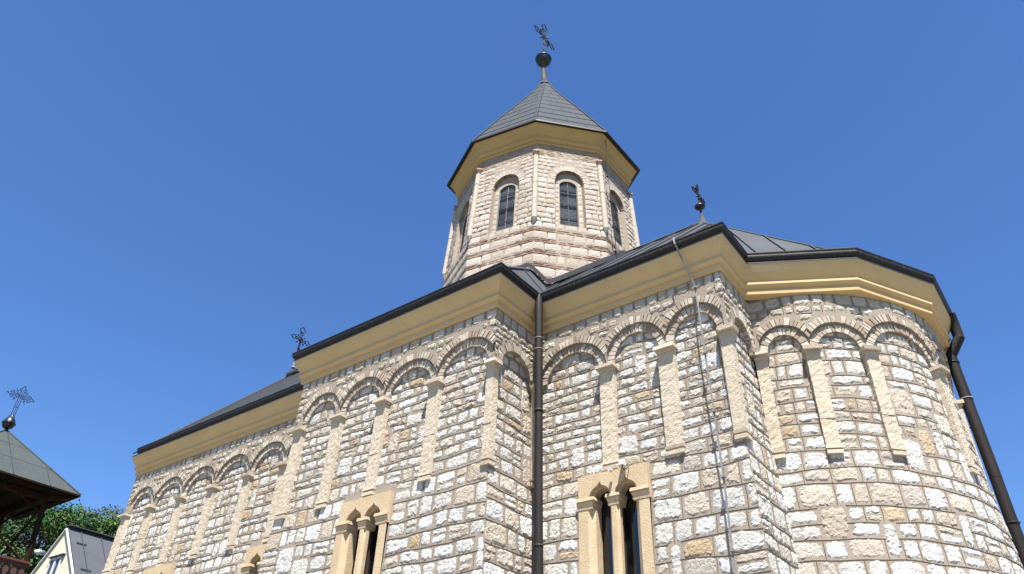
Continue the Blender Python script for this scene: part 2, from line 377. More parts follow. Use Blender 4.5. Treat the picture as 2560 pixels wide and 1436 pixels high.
class Bay:
    def __init__(s, c, a, lo, hi, b=.41, rings=2): s.c, s.a, s.lo, s.hi, s.b, s.rings = c, a, lo, hi, b, rings
T1 = .14
def inner_z(S, bays, z0=ZCAP):
    S = np.asarray(S, float); out = np.full(S.shape, z0 + .03)
    for B in bays:
        if B.rings < 2: 
            m = (S > B.lo) & (S < B.hi); out = np.where(m, 6.1, out)
            continue
        t = (S - B.c) / B.a; m = np.abs(t) < 1
        out = np.where(m, ZSP + B.b * np.sqrt(np.clip(1 - t * t, 0, 1)), out)
    return out
def outer_z(S, bays, s_end):
    S = np.asarray(S, float); out = np.full(S.shape, ZCAP + .03)
    for B in bays:
        k = T1 if B.rings == 2 else 0.0
        t = (S - B.c) / (B.a + k); m = (np.abs(t) < 1) & (S >= B.lo) & (S <= B.hi)
        out = np.where(m, np.maximum(out, ZSP + (B.b + k) * np.sqrt(np.clip(1 - t * t, 0, 1))), out)
    return out

def strips(mb, F, S, zb, zt, dfront, dback, mat):
    """sheet between two height curves, with its soffit"""
    for i in range(len(S) - 1):
        if zt[i] - zb[i] < .002 and zt[i + 1] - zb[i + 1] < .002: continue
        a, b = S[i], S[i + 1]
        mb.grid(F.pt(np.array([[a, a], [b, b]]), np.array([[zb[i], zt[i]], [zb[i + 1], zt[i + 1]]]), dfront), mat)
        mb.grid(F.pt(np.array([[a, a], [b, b]]), np.array([[zb[i], zb[i]], [zb[i + 1], zb[i + 1]]]), np.array([[dback, dfront]] * 2)), mat)
        if abs(zb[i + 1] - zb[i]) > .25: pass

def voussoirs(mb, F, B, a, b, t, dfront, dback, clip=True):
    th = 0.04; n = int(math.pi * (a + b) / 2 / .058); cuts = np.linspace(0.02, math.pi - .02, n + 1) + np.concatenate([[0], nr.normal(0, .40 / n, n - 1), [0]])
    for i in range(n):
        t0, t1 = cuts[i] + .012, cuts[i + 1] - .012; tm = (t0 + t1) / 2
        L = t * rnd.uniform(.78, 1.02)
        if clip:
            sm = B.c + (a + .5 * L) * math.cos(tm)
            if sm < B.lo - .01 or sm > B.hi + .01: continue
        df = dfront + rnd.uniform(.004, .016); col = pick(ARCHT)
        V = []
        for (tt) in (t0, t1):
            for q in (0.0, L):
                x = B.c + (a + q) * math.cos(tt); z = ZSP + (b + q) * math.sin(tt)
                if clip: x = min(max(x, B.lo), B.hi)
                V.append((x, z))
        j = lambda: rnd.uniform(-.004, .004)
        S = np.array([v[0] for v in V] * 2); Z = np.array([v[1] + j() for v in V] * 2)
        D = np.array([df + j() for _ in V] + [dback] * 4)
        mb.add(F.pt(S, Z, D), [(0, 1, 3, 2), (4, 6, 7, 5), (0, 4, 5, 1), (2, 3, 7, 6), (0, 2, 6, 4), (1, 5, 7, 3)], 0, col)

def pilaster(F, s, w, zb=ZBOT, wrap=None, zc=ZCAP, front=.022):
    """hanging pilaster: hewn shaft blocks, capital slab, moulded corbel foot. wrap=(frame, width): turns the corner"""
    root = MB(); cap = MB(); foot = MB()
    faces = [(F, s - w / 2, s + w / 2)]
    if wrap: faces = [(F, s, F.L), (wrap[0], 0.0, wrap[1])]
    cuts = [zb + .115, zb + rnd.uniform(.45, .8), zc - .05] if rnd.random() < .7 else [zb + .115, zc - .05]
    for (G, a, b) in faces:
        corner = wrap is not None
        for q in range(len(cuts) - 1):
            rough_block(root, G, a, b, cuts[q] + (.003 if q else 0), cuts[q + 1], -.13, front + rnd.uniform(-.005, .005), 0, .0022 if not corner else .0015, .035)
        l = .0 if (corner and G is wrap[0]) else .018
        r = .0 if (corner and G is F) else .018
        fbox(foot, G, a - l * .2, b + r * .2, zb, zb + .052, -.10, front + .014, jit=.004)
        fbox(foot, G, a, b, zb + .052, zb + .078, -.10, front - .014)
        fbox(foot, G, a - l * .5, b + r * .5, zb + .078, zb + .118, -.10, front + .014, jit=.004)
        fbox(cap, G, a - l * .5, b + r * .5, zc - .050, zc - .004, -.10, front + .018, jit=.006)
        fbox(cap, G, a - l * 1.7, b + r * 1.7, zc - .004, zc + .048, -.10, front + .070, jit=.009)
    o = root.build('pilaster', ['tufa'], church)
    cap.build('capital', ['tufa'], o); foot.build('corbel_moulding', ['tufa'], o)
    return o

def stone_wall(F, s0, s1, bays, holes=(), zlow=1.0, arcs=None, upper_blocks=True, label=None):
    mb = MB()
    hs = [(a, b, c, d) for (a, b, c, d) in holes]
    sheet(mb, F, s0, s1, [GROUND, zlow, 2.3, 3.3, 3.8, 5.4, 6.2], d0, hs, 1)
    def blk(zm, lo, hi):
        out = []
        for (a, b, c, d) in hs:
            if lo < d - .02 and hi > c: out.append((a - .02, b + .02))
        return out
    def blk2(zm, lo, hi):
        out = blk(zm, lo, hi)
        if bays and lo > ZCAP:
            # only inside the niches
            x = s0
            for B in sorted(bays, key=lambda b: b.c):
                h = B.a * math.sqrt(max(0, 1 - ((lo - ZSP) / (B.b + .02)) ** 2)) if lo > ZSP else B.a
                if h < .08: continue
                out.append((x, B.c - h - .05)); x = B.c + h + .05
            out.append((x, s1 + 1))
        return out
    courses(mb, F, s0, s1, zlow, 5.84, CRS_H, CRS_W, d0, blk2, amp=.026, bulge=.0085, gap=.0125, jit=.0095, rnd_out=.21, split=.14, rough=1.2, tall=.08)
    if bays:
        S = np.array(sorted(set(np.concatenate([np.linspace(s0, s1, int((s1 - s0) / .025) + 2)] +
            [np.array([B.c - B.a, B.c + B.a, B.c - B.a - 1e-4, B.c + B.a + 1e-4, B.lo, B.hi, B.c - B.a - T1, B.c + B.a + T1]) for B in bays]).round(4).tolist())))
        S = S[(S >= s0) & (S <= s1)]
        zi = inner_z(S, bays); zo = outer_z(S, bays, (s0, s1))
        strips(mb, F, S, np.minimum(zi, zo + .03), zo + .03, -.044, -.12, 1)
        strips(mb, F, S, zo, np.full(S.shape, ZC + .02), -.008, -.06, 1)
        def blk3(zm, lo, hi):
            out = []
            for B in bays:
                k = (T1 if B.rings == 2 else 0) + .125
                h = 1 - ((lo + .02 - ZSP) / (B.b + k)) ** 2
                if h > 0: 
                    hh = (B.a + k) * math.sqrt(h); out.append((max(B.c - hh, B.lo - .05), min(B.c + hh, B.hi + .05)))
            return out
        courses(mb, F, s0, s1, 5.52, 6.145, lambda z: (.10, .15), lambda z: (.13, .27), lambda z: -.008 + 0 * np.asarray(z), blk3, amp=.012, bulge=.010, tints=SPANT, gap=.011, split=0, rnd_out=.25, jit=.007)
        courses(mb, F, s0, s1, 6.145, ZC - .005, lambda z: (.19, .21), lambda z: (.14, .27), lambda z: -.008 + 0 * np.asarray(z), None, amp=.006, bulge=.009, tints=SPANT, gap=.012, split=.1)
    else:
        sheet(mb, F, s0, s1, [5.5, ZC + .02], lambda z: -.010 + 0 * z, (), 1)
    o = mb.build('stone_wall', ['stone', 'mortar', 'joint'], church)
    if label: o['label'] = label
    for B in bays:
        am = MB()
        if B.rings == 2:
            voussoirs(am, F, B, B.a, B.b, T1 - .012, -.040, -.12)
            voussoirs(am, F, B, B.a + T1, B.b + T1, .125, -.002, -.06)
        else:
            voussoirs(am, F, B, B.a, B.b, .15, -.004, -.11)
        am.build('blind_arch', ['brick'], church)
    return o

# --- wall segments (front side)
FA = Line((-17.6, 8.04), (-10.53, 8.04), +1, 0)
FB = Line((-10.53, 7.2), (-6.017, 7.2), +1, +1)
FBr = Line((-6.017, 7.2), (-6.017, 8.226), +1, -1)
FC = Line((-6.017, 8.226), (-2.873, 8.226), -1, +1)
FCr = Line((-2.873, 8.226), (-2.873, 9.22), +1, 0)
FBl = Line((-10.53, 8.04), (-10.53, 7.2), 0, +1)
FD = Arc((-3.28, AX), 2.445, -81.5, 81.5)
def bays_from(F, cs, x0):    # cs: list of (centre, half) in world x
    return cs
def X(F, x): return x - F.a[0]
# A
pa = [-17.5, -16.44, -15.27, -14.11, -12.92, -11.79, -10.6]
ba = []
for i in range(6):
    lo, hi = pa[i], pa[i + 1]
    ba.append(Bay(X(FA, (lo + hi) / 2), (hi - lo) / 2 - .115, X(FA, lo), X(FA, hi)))
WIN_A1, WIN_A2, WIN_B, WIN_C = X(FA, -15.24), X(FA, -11.74), X(FB, -8.285), X(FC, -4.715)
def hole(c, top): return (c - .52, c + .52, 1.22, top)
stone_wall(FA, 0, FA.L, ba, [hole(WIN_A1, 3.93), hole(WIN_A2, 3.85)])
# B
pb = [-10.33, -9.34, -8.29, -7.16, -6.0]
bb = [Bay(X(FB, (pb[i] + pb[i + 1]) / 2), (pb[i + 1] - pb[i]) / 2 - .115, X(FB, pb[i]), X(FB, pb[i + 1])) for i in range(4)]
stone_wall(FB, 0, FB.L, bb, [hole(WIN_B, 3.79)])
stone_wall(FBl, 0, FBl.L, [])
stone_wall(FBr, 0, FBr.L, [Bay(.53, .36, .10, .94, b=.37, rings=1)])
# C
bc = [Bay(X(FC, -5.35), .46, X(FC, -5.95), X(FC, -4.75)), Bay(X(FC, -4.275), .365, X(FC, -4.75), X(FC, -3.80)), Bay(X(FC, -3.355), .335, X(FC, -3.80), X(FC, -2.93), b=.40)]
stone_wall(FC, 0, FC.L, bc, [hole(WIN_C, 3.79)])
stone_wall(FCr, 0, FCr.L, [Bay(.50, .32, .12, .9, b=.37, rings=1)])
# D (apse)
pdg = [-79.4, -63.5, -45.0, -15.0, 15.0, 45.0, 63.5, 79.4]
bd = []
for i in range(7):
    lo, hi = FD.S(pdg[i]), FD.S(pdg[i + 1])
    bd.append(Bay((lo + hi) / 2, (hi - lo) / 2 - .095, lo, hi, b=.30 if hi - lo < .8 else .44))
stone_wall(FD, 0, FD.S(48), bd[:6], [(FD.S(30) - .50, FD.S(30) + .50, 1.22, 3.58)])
# plain far sides of the building
far = MB()
loop = [(-17.6, 2 * AX - 8.04), (-10.53, 2 * AX - 8.04), (-10.53, 2 * AX - 7.2), (-6.017, 2 * AX - 7.2), (-6.017, 2 * AX - 8.226), (-2.873, 2 * AX - 8.226), (-2.873, 2 * AX - 9.2)]
pts = [(-17.6, 8.04)] + loop
for a, b in zip(pts[:-1], pts[1:]):
    far.grid(np.array([[(a[0], a[1], GROUND), (a[0], a[1], ZC + .3)], [(b[0], b[1], GROUND), (b[0], b[1], ZC + .3)]]), 0)
th = np.radians(np.linspace(47, 82, 12))
far.grid(np.array([[(-3.28 + 2.4 * math.cos(t), AX + 2.4 * math.sin(t), z) for z in (GROUND, ZC + .3)] for t in th]), 0)
far.add([(-17.6, 8.04, ZC + .2), (-17.6, 2 * AX - 8.04, ZC + .2), (-17.6, AX, 10.55)], [(0, 1, 2)], 0)
o = far.build('stone_wall', ['mortar'], church)

# --- pilasters
for x in pa[1:6]: pilaster(FA, X(FA, x), .205, 3.93 if x < -12 else 3.90)
pilaster(FA, X(FA, -17.48), .20, 4.05)
for x in pb[:4]: pilaster(FB, X(FB, x), .215)
pilaster(FB, FB.L - .125, .2, ZBOT, wrap=(FBr, .115), front=.014)
pilaster(FBr, FBr.L - .04, .07)
pilaster(FC, .06, .09)
pilaster(FC, X(FC, -4.75), .23); pilaster(FC, X(FC, -3.80), .24)
pilaster(FC, FC.L - .145, .2, ZBOT, wrap=(FCr, .125), front=.014)
for dg in pdg[:6]: pilaster(FD, FD.S(dg), .185 if dg > -70 else .16, 3.88, zc=5.385)

# --- twin lancet windows
def twin_window(F, sc, ztop):
    zf = ztop - .31; d = .052; zl = 1.2
    fr = MB(); S0 = sc - .525; S1 = sc + .525
    ogee = lambda t, h: h * (.70 * np.sqrt(np.clip(1 - t * t, 0, 1)) + .30 * np.exp(-t / .13))
    S = np.array(sorted(set(np.concatenate([np.linspace(S0, S1, 90), sc - .195 + np.linspace(-.165, .165, 41), sc + .195 + np.linspace(-.165, .165, 41)]).round(5))))
    zb = np.full(S.shape, zf); zi = np.full(S.shape, zf)
    for c in (-.195, .195):
        t = np.abs(S - sc - c) / .160; zb = np.where(t < 1, zf + ogee(t, .20), zb)
        t2 = np.abs(S - sc - c) / .122; zi = np.where(t2 < 1, zf + .122 * np.sqrt(np.clip(1 - t2 * t2, 0, 1)), zi)
    strips(fr, F, S, zb, np.full(S.shape, ztop), d, -.02, 0)
    strips(fr, F, S, zi, np.full(S.shape, ztop - .02), -.02, -.16, 0)
    for e in (S0, S1):
        fr.grid(F.pt(np.array([[e, e], [e, e]]), np.array([[zl, ztop], [zl, ztop]]), np.array([[d, d], [-.27, -.27]])), 0)
    fr.grid(F.pt(np.array([[S0, S0], [S1, S1]]), ztop, np.array([[d, -.1]] * 2)), 0)
    def prism(mb, poly, z0, z1):
        n = len(poly); A = np.array([[p[0], z0, p[1]] for p in poly]); B_ = np.array([[p[0], z1, p[1]] for p in poly])
        V = np.concatenate([F.pt(A[:, 0], A[:, 1], A[:, 2]), F.pt(B_[:, 0], B_[:, 1], B_[:, 2])])
        mb.add(V, [(i, (i + 1) % n, n + (i + 1) % n, n + i) for i in range(n)] + [tuple(range(n)), tuple(range(2 * n - 1, n - 1, -1))], 0)
    prism(fr, [(S0, d), (sc - .375, d), (sc - .30, -.02), (sc - .30, -.16), (S0, -.16)], zl, zf)
    prism(fr, [(S1, d), (S1, -.16), (sc + .30, -.16), (sc + .30, -.02), (sc + .375, d)], zl, zf)
    fbox(fr, F, S0 - .04, S1 + .04, zl - .1, zl + .02, -.16, d + .06)
    o = fr.build('twin_window', ['tufa_window'], church)
    col = MB(); prism(col, [(sc - .068, .0), (sc - .034, .036), (sc + .034, .036), (sc + .068, .0), (sc + .068, -.06), (sc + .034, -.10), (sc - .034, -.10), (sc - .068, -.06)], zl, zf - .13)
    col.build('column', ['tufa_window'], o)
    for (a, b, dd, x) in ((S0 - .015, sc - .305, d, 1), (sc - .070, sc + .070, .034, 0), (sc + .305, S1 + .015, d, -1)):
        c = MB(); 
        def lvl(z0, z1, g0, g1):
            l0 = a - g0 * (x <= 0 and 1); P = []
            A = [(a - (g0 if x <= 0 else 0), -.15), (a - (g0 if x <= 0 else 0), dd + g0), (b + (g0 if x >= 0 else 0), dd + g0), (b + (g0 if x >= 0 else 0), -.15)]
            Bq = [(a - (g1 if x <= 0 else 0), -.15), (a - (g1 if x <= 0 else 0), dd + g1), (b + (g1 if x >= 0 else 0), dd + g1), (b + (g1 if x >= 0 else 0), -.15)]
            V = np.concatenate([F.pt([q[0] for q in A], z0, [q[1] for q in A]), F.pt([q[0] for q in Bq], z1, [q[1] for q in Bq])])
            c.add(V, [(i, (i + 1) % 4, 4 + (i + 1) % 4, 4 + i) for i in range(4)] + [(0, 1, 2, 3), (7, 6, 5, 4)], 0)
        lvl(zf - .15, zf - .122, .006, .010); lvl(zf - .122, zf - .060, .002, .026); lvl(zf - .060, zf - .042, .018, .020); lvl(zf - .042, zf + .002, .036, .030)
        c.build('capital', ['tufa_window'], o)
    pn = MB(); pn.grid(F.pt(np.array([[sc - .34, sc - .34], [sc + .34, sc + .34]]), np.array([[zl, ztop - .05]] * 2), -.172), 0)
    pn.build('pane', ['glass'], o)
    wf = MB()
    for c in (-.17, .17):
        for (a, b) in ((c - .165, c - .135), (c + .135, c + .165)):
            fbox(wf, F, sc + a, sc + b, zl, ztop - .06, -.168, -.14)
        for z in (zl, 2.25, ztop - .16): fbox(wf, F, sc + c - .125, sc + c + .125, z, z + .045, -.166, -.145)
    wf.build('wooden_frame', ['wood'], o)
    return o
twin_window(FA, WIN_A1, 3.93); twin_window(FA, WIN_A2, 3.85); twin_window(FB, WIN_B, 3.79); twin_window(FC, WIN_C, 3.79)
_wd = np.array((math.cos(R(30)), math.sin(R(30)))); _wt = np.array((-_wd[1], _wd[0])); _wo = np.array((-3.28, AX)) + _wd * 2.36
FW = Line(_wo - _wt * .6, _wo + _wt * .6); twin_window(FW, .6, 3.62)

# --- cornice, gutter (swept round the building with mitred corners)
PATH = [(-17.6, 8.04), (-10.53, 8.04), (-10.53, 7.2), (-6.017, 7.2), (-6.017, 8.226), (-2.873, 8.226), (-2.873, 9.01), (-1.475, 9.80), (-.79, 11.02)]
PATH = PATH + [(x, 2 * AX - y) for x, y in reversed(PATH)]
def sweep(mb, path, prof, mat=0, closed=True, smooth=False, close_prof=True, centre=None):
    P = [np.array(p) for p in path]; n = len(P); rings = []
    for i in range(n):
        a, b, c = P[i - 1], P[i], P[(i + 1) % n]
        if not closed and i == 0: a = 2 * b - c
        if not closed and i == n - 1: c = 2 * b - a
        t0 = (b - a) / np.linalg.norm(b - a); t1 = (c - b) / np.linalg.norm(c - b)
        n0 = np.array((t0[1], -t0[0])); n1 = np.array((t1[1], -t1[0])); m = n0 + n1; m = m / (m @ n0) if abs(m @ n0) > 1e-6 else n0
        rings.append([(*(b + d * m), z) for d, z in prof])
    A = np.array(rings)
    if close_prof: A = np.concatenate([A, A[:, :1]], 1)
    # every straight run gets its own faces so corners stay sharp
    for i in range(n if closed else n - 1):
        mb.grid(A[[i, (i + 1) % n]], mat, smooth=smooth)
cor = MB()
sweep(cor, PATH, [(-.1, 6.33), (.012, 6.338), (.034, 6.345), (.036, 6.415), (.018, 6.428), (.030, 6.445), (.062, 6.462), (.078, 6.49), (.076, 6.525), (.058, 6.545), (.062, 6.56), (.105, 6.63), (.15, 6.715), (.178, 6.795), (-.1, 6.80)])
def cove(px_, py_, t, nx, ny, off=.003):      # point on the big cove of the cornice
    d = .105 + (.178 - .105) * t; z = 6.63 + (6.795 - 6.63) * t
    return (px_ + nx * (d + off), py_ + ny * (d + off), z - off * .4)
for (x_, pts_) in ((-8.0, [(0, .98), (.03, .7), (.02, .45), (.09, .2), (.10, 0)]), (-9.4, [(0, .9), (.02, .5), (-.01, .1)]), (-4.6, [(0, .95), (-.02, .6), (.03, .2)]), (-13.2, [(0, .95), (.03, .55)])):
    yy = 7.2 if x_ > -10.5 and x_ < -6 else (8.226 if x_ > -6 else 8.04)
    cor.tube([cove(x_ + a, yy, t, 0, -1, .001) for a, t in pts_], .0035, 4, 1, smooth=False)
_a, _b = np.array((-2.873, 9.01)), np.array((-1.475, 9.80)); _t = (_b - _a) / np.linalg.norm(_b - _a); _n = np.array((_t[1], -_t[0]))
_q = [(.16, .30), (.16, .86), (.30, .84), (.45, .78), (.62, .62), (.78, .50), (.66, .42), (.48, .36), (.34, .22), (.24, .26)]
_P = [cove(*(_a + _t * u_), v_, _n[0], _n[1], .006) for u_, v_ in _q]
cor.add(np.array(_P), [tuple(range(len(_P)))], 2)
cor.build('cornice', ['plaster', 'joint', 'patch'], church)
fl = MB(); sweep(fl, PATH, [(.0, 6.799), (.186, 6.799), (.186, 6.817), (.0, 6.825)]); fl.build('eaves_strip', ['flash'], church)
gt = MB()
gp = [(.145 + .076 * math.cos(t), 6.905 + .076 * math.sin(t)) for t in np.radians(np.linspace(172, 372, 13))]
gp += [(.226, 6.94), (.229, 6.955), (.222, 6.966), (.212, 6.962), (.075, 6.945)]
NP = len(PATH)
gpath = PATH[1:NP - 1]
sweep(gt, [(-17.55, 8.04)] + gpath + [(-17.55, 2 * AX - 8.04)], gp, closed=False, smooth=False)
for e in ((-17.55, 8.04, -1), (-17.55, 2 * AX - 8.04, 1)):
    gt.add([(e[0], e[1] + e[2] * d, z) for d, z in gp], [tuple(range(len(gp)))], 0)
for i, (a, b) in enumerate(zip(PATH[:9], PATH[1:10])):       # gutter joint collars
    a = np.array(a); b = np.array(b); L = np.linalg.norm(b - a); t = (b - a) / L; nn = np.array((t[1], -t[0]))
    k = int(L / 2.0)
    for q in range(k):
        c = a + t * (q + .6) * L / k
        ring = [np.array([(*(c + t * w + nn * (.145 + .080 * math.cos(x))), 6.905 + .080 * math.sin(x)) for x in np.radians(np.linspace(172, 372, 11))]) for w in (-.03, .03)]
        gt.grid(np.stack(ring, 0), 0)
gt.build('gutter', ['gutter'], church)

# --- roofs
def clip_poly_line(poly2, axis_val):
    """intersections of u = const with a convex polygon given in (u, v): v range"""
    vs = []
    n = len(poly2)
    for i in range(n):
        (u0, v0), (u1, v1) = poly2[i], poly2[(i + 1) % n]
        if (u0 - axis_val) * (u1 - axis_val) < 0: vs.append(v0 + (v1 - v0) * (axis_val - u0) / (u1 - u0))
    return (min(vs), max(vs)) if len(vs) >= 2 else None
def facet(mb, P, w=.5, rib=.028, off=.25, thick=.03):
    P = [np.array(p, float) for p in P]; e = P[1] - P[0]; L = np.linalg.norm(e); e = e / L
    nrm = np.cross(P[1] - P[0], P[2] - P[0]); nrm /= np.linalg.norm(nrm)
    if nrm[2] < 0: nrm = -nrm
    g = np.cross(nrm, e); g = g if g[2] > 0 else -g
    n = len(P)
    V = P + [p - nrm * thick for p in P]
    mb.add(V, [tuple(range(n)), tuple(range(2 * n - 1, n - 1, -1))] + [(i, (i + 1) % n, n + (i + 1) % n, n + i) for i in range(n)], 0)
    poly2 = [((p - P[0]) @ e, (p - P[0]) @ g) for p in P]
    us = [p[0] for p in poly2]; u = min(us) + off
    while u < max(us):
        r = clip_poly_line(poly2, u)
        if r and r[1] - r[0] > .15:
            a = P[0] + e * u + g * (r[0] + .0) + nrm * rib * .5; b = P[0] + e * u + g * (r[1] - .02) + nrm * rib * .5
            mb.beam(a, b, .022, rib, 0, up=nrm)
        u += w
def ridge(mb, a, b, r=.03): mb.tube([a, b], r, 6, 0)
ze = 6.93
rA = MB(); ya, yb_ = 7.88, 2 * AX - 7.88
facet(rA, [(-17.86, ya, ze), (-10.4, ya, ze), (-9.0, AX, 10.72), (-17.86, AX, 10.72)], .52, rib=.016)
facet(rA, [(-10.4, yb_, ze), (-17.86, yb_, ze), (-17.86, AX, 10.72), (-9.0, AX, 10.72)], .48)
ridge(rA, (-17.9, AX, 10.75), (-9, AX, 10.75), .045); ridge(rA, (-17.88, ya + .2, ze + .21), (-17.88, AX, 10.74), .03)
rA.box((-17.6, AX, 10.80), (.5, .16, .09)); rA.build('nave_roof', ['roof'], church)
rB = MB(); x0, x1, y0, y1 = -10.68, -5.86, 7.05, 2 * AX - 7.05; ap = (-8.35, AX, 10.73)
facet(rB, [(x0, y0, ze), (x1, y0, ze), ap], .5); facet(rB, [(x1, y0, ze), (x1, y1, ze), ap], 1.6, off=1.9); facet(rB, [(x1, y1, ze), (x0, y1, ze), ap]); facet(rB, [(x0, y1, ze), (x0, y0, ze), ap])
for q in ((x0, y0), (x1, y0), (x1, y1), (x0, y1)): ridge(rB, (*q, ze + .01), ap, .03)
rB.build('crossing_roof', ['roof'], church)
rC = MB(); apc = (-4.25, AX, 10.25)
ev = [(-2.71, 8.06), (-2.71, 9.02), (-1.40, 9.76), (-.70, 10.98)]
ev = ev + [(x, 2 * AX - y) for x, y in reversed(ev)]
facet(rC, [(-6.6, 8.06, ze), (-2.71, 8.06, ze), apc, (-8.0, AX, 10.25)], .5, off=.62)
facet(rC, [(-2.71, 2 * AX - 8.06, ze), (-6.6, 2 * AX - 8.06, ze), (-8.0, AX, 10.25), apc], .5)
for a, b in zip(ev[:-1], ev[1:]):
    facet(rC, [(*a, ze), (*b, ze), apc], .45, off=.32)
for a in ev: ridge(rC, (*a, ze + .01), apc, .02)
ridge(rC, (-8, AX, 10.27), (-4.25, AX, 10.27), .035)
rC.lathe([(.24, -.26), (.13, -.08), (.075, .05), (.045, .15), (.03, .26)], (-4.25, AX, 10.25), 12)
rC.build('sanctuary_roof', ['roof'], church)

# --- drum and spire
DC = (-8.35, AX)
CS = [(-2.087, -1.365), (-.59, -2.162), (1.076, -1.842), (2.219, -.575), (2.239, .993), (.62, 2.16), (-1.08, 1.86), (-2.22, .52)]
fk = lambda z: np.interp(z, [8.0, 9.0, 10.5, 13.15, 14], [.985, .972, .950, .888, .87])
ASHT = [((.62, .54, .465), 8), ((.56, .48, .40), 4), ((.66, .59, .52), 5), ((.52, .43, .34), 1)]
BRKT = [((.30, .175, .125), 5), ((.36, .245, .175), 4), ((.25, .15, .11), 3), ((.40, .30, .23), 2)]
BRTOP = [((.40, .30, .225), 5), ((.45, .35, .265), 4), ((.34, .24, .18), 3)]
WH, WZ0, WZS, WZT = .345, 10.60, 12.00, 12.345      # window recess: half width, sill, springing, crown
dz = lambda z: 0 * np.asarray(z, float)
drum = MB()
wins = []
for k in range(8):
    F = Taper(DC, CS[k], CS[(k + 1) % 8], fk); L = F.L; wc = L / 2 + (.02 if k != 3 else -.03)
    S = np.array(sorted(set(np.concatenate([np.linspace(0, L, 12), wc + WH * np.cos(np.linspace(0, math.pi, 17)), [wc - WH, wc + WH]]).round(5))))
    t = np.clip(np.abs(S - wc) / WH, 0, 1)
    za = np.where(np.abs(S - wc) <= WH + 1e-4, WZS + (WZT - WZS) * np.sqrt(1 - t * t), 0)
    for i in range(len(S) - 1):
        a, b = S[i], S[i + 1]; inside = wc - WH < (a + b) / 2 < wc + WH and min(za[i], za[i + 1]) > 1
        segs = [(8.2, WZ0, 8.2, WZ0), (za[i], 13.2, za[i + 1], 13.2)] if inside else [(8.2, 13.2, 8.2, 13.2)]
        for (z0, z1, z2, z3) in segs:
            drum.grid(F.pt(np.array([[a, a], [b, b]]), np.array([[z0, z1], [z2, z3]]), 0), 1)
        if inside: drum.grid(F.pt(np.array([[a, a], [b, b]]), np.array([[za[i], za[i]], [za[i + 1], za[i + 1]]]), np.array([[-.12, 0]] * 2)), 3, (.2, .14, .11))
    for e in (-1, 1):
        drum.grid(F.pt(np.array([[wc + e * WH] * 2] * 2), np.array([[WZ0, WZS], [WZ0, WZS]]), np.array([[0, 0], [-.17, -.17]])), 1)
    drum.grid(F.pt(np.array([[wc - WH, wc - WH], [wc + WH, wc + WH]]), WZ0, np.array([[-.17, 0]] * 2)), 1)
    # back plate of the recess with the smaller opening
    g = .222; S2 = np.array(sorted(set(np.concatenate([[-WH, -g, g, WH], g * np.cos(np.linspace(0, math.pi, 15)), np.linspace(-WH, WH, 9)]).round(5))))
    t2 = np.clip(np.abs(S2) / g, 0, 1); zq = 11.90 + .17 * np.sqrt(1 - t2 * t2)
    for i in range(len(S2) - 1):
        a, b = wc + S2[i], wc + S2[i + 1]; ins = abs(S2[i] + S2[i + 1]) / 2 < g
        segs = [(zq[i], WZT + .05, zq[i + 1], WZT + .05)] if ins else [(WZ0, WZT + .05, WZ0, WZT + .05)]
        for q in segs: drum.grid(F.pt(np.array([[a, a], [b, b]]), np.array([[q[0], q[1]], [q[2], q[3]]]), -.11), 1)
        if ins: drum.grid(F.pt(np.array([[a, a], [b, b]]), np.array([[zq[i]] * 2, [zq[i + 1]] * 2]), np.array([[-.26, -.11]] * 2)), 1)
    for e in (-g, g): drum.grid(F.pt(np.array([[wc + e] * 2] * 2), np.array([[WZ0, 11.9]] * 2), np.array([[-.11, -.11], [-.26, -.26]])), 1)
    wins.append((F, wc, g))
    if k > 4: continue
    kw = dict(mats=(0, 2), beads=False, split=0, gap=.0075, rough=.8, cell=.05, rnd_out=.05, jit=.003)
    def bl(zm, lo, hi):
        if hi <= WZ0 + .01: return []
        h = WH + .165
        if lo > WZS - .01:
            q = 1 - ((lo - WZS) / (WZT - WZS + .165)) ** 2
            if q <= 0: return []
            h = h * math.sqrt(q)
        else: h = WH
        return [(wc - h, wc + h)]
    # striped base
    zb = 8.55
    for (b0, b1) in ((8.63, 8.74), (8.98, 9.09), (9.33, 9.44), (9.68, 9.79), (10.00, 10.11), (10.32, 10.42)):
        courses(drum, F, 0, L, zb, b0, lambda z: (.2, .3), lambda z: (.16, .40), dz, None, amp=.003, bulge=.0035, tints=ASHT, **kw)
        courses(drum, F, 0, L, b0, b1, lambda z: (.05, .055), lambda z: (.16, .30), dz, None, amp=.002, bulge=.004, tints=BRKT, **{**kw, 'mats': (3, 2), 'gap': .004})
        zb = b1
    courses(drum, F, 0, L, zb, WZ0, lambda z: (.15, .2), lambda z: (.15, .32), dz, bl, amp=.003, bulge=.0035, tints=ASHT, **kw)
    courses(drum, F, 0, L, WZ0, WZS, lambda z: (.12, .19), lambda z: (.14, .34), dz, bl, amp=.005, bulge=.006, tints=ASHT, **kw)
    courses(drum, F, 0, L, WZS, 12.74, lambda z: (.10, .15), lambda z: (.12, .28), dz, bl, amp=.008, bulge=.006, tints=ASHT, **kw)
    courses(drum, F, 0, L, 12.74, 13.12, lambda z: (.045, .06), lambda z: (.15, .34), dz, None, amp=.003, bulge=.005, tints=BRTOP, **{**kw, 'mats': (3, 2), 'gap': .004})
    # voussoirs of the big arch, brick soffit, jamb stones of the recess
    n = 15
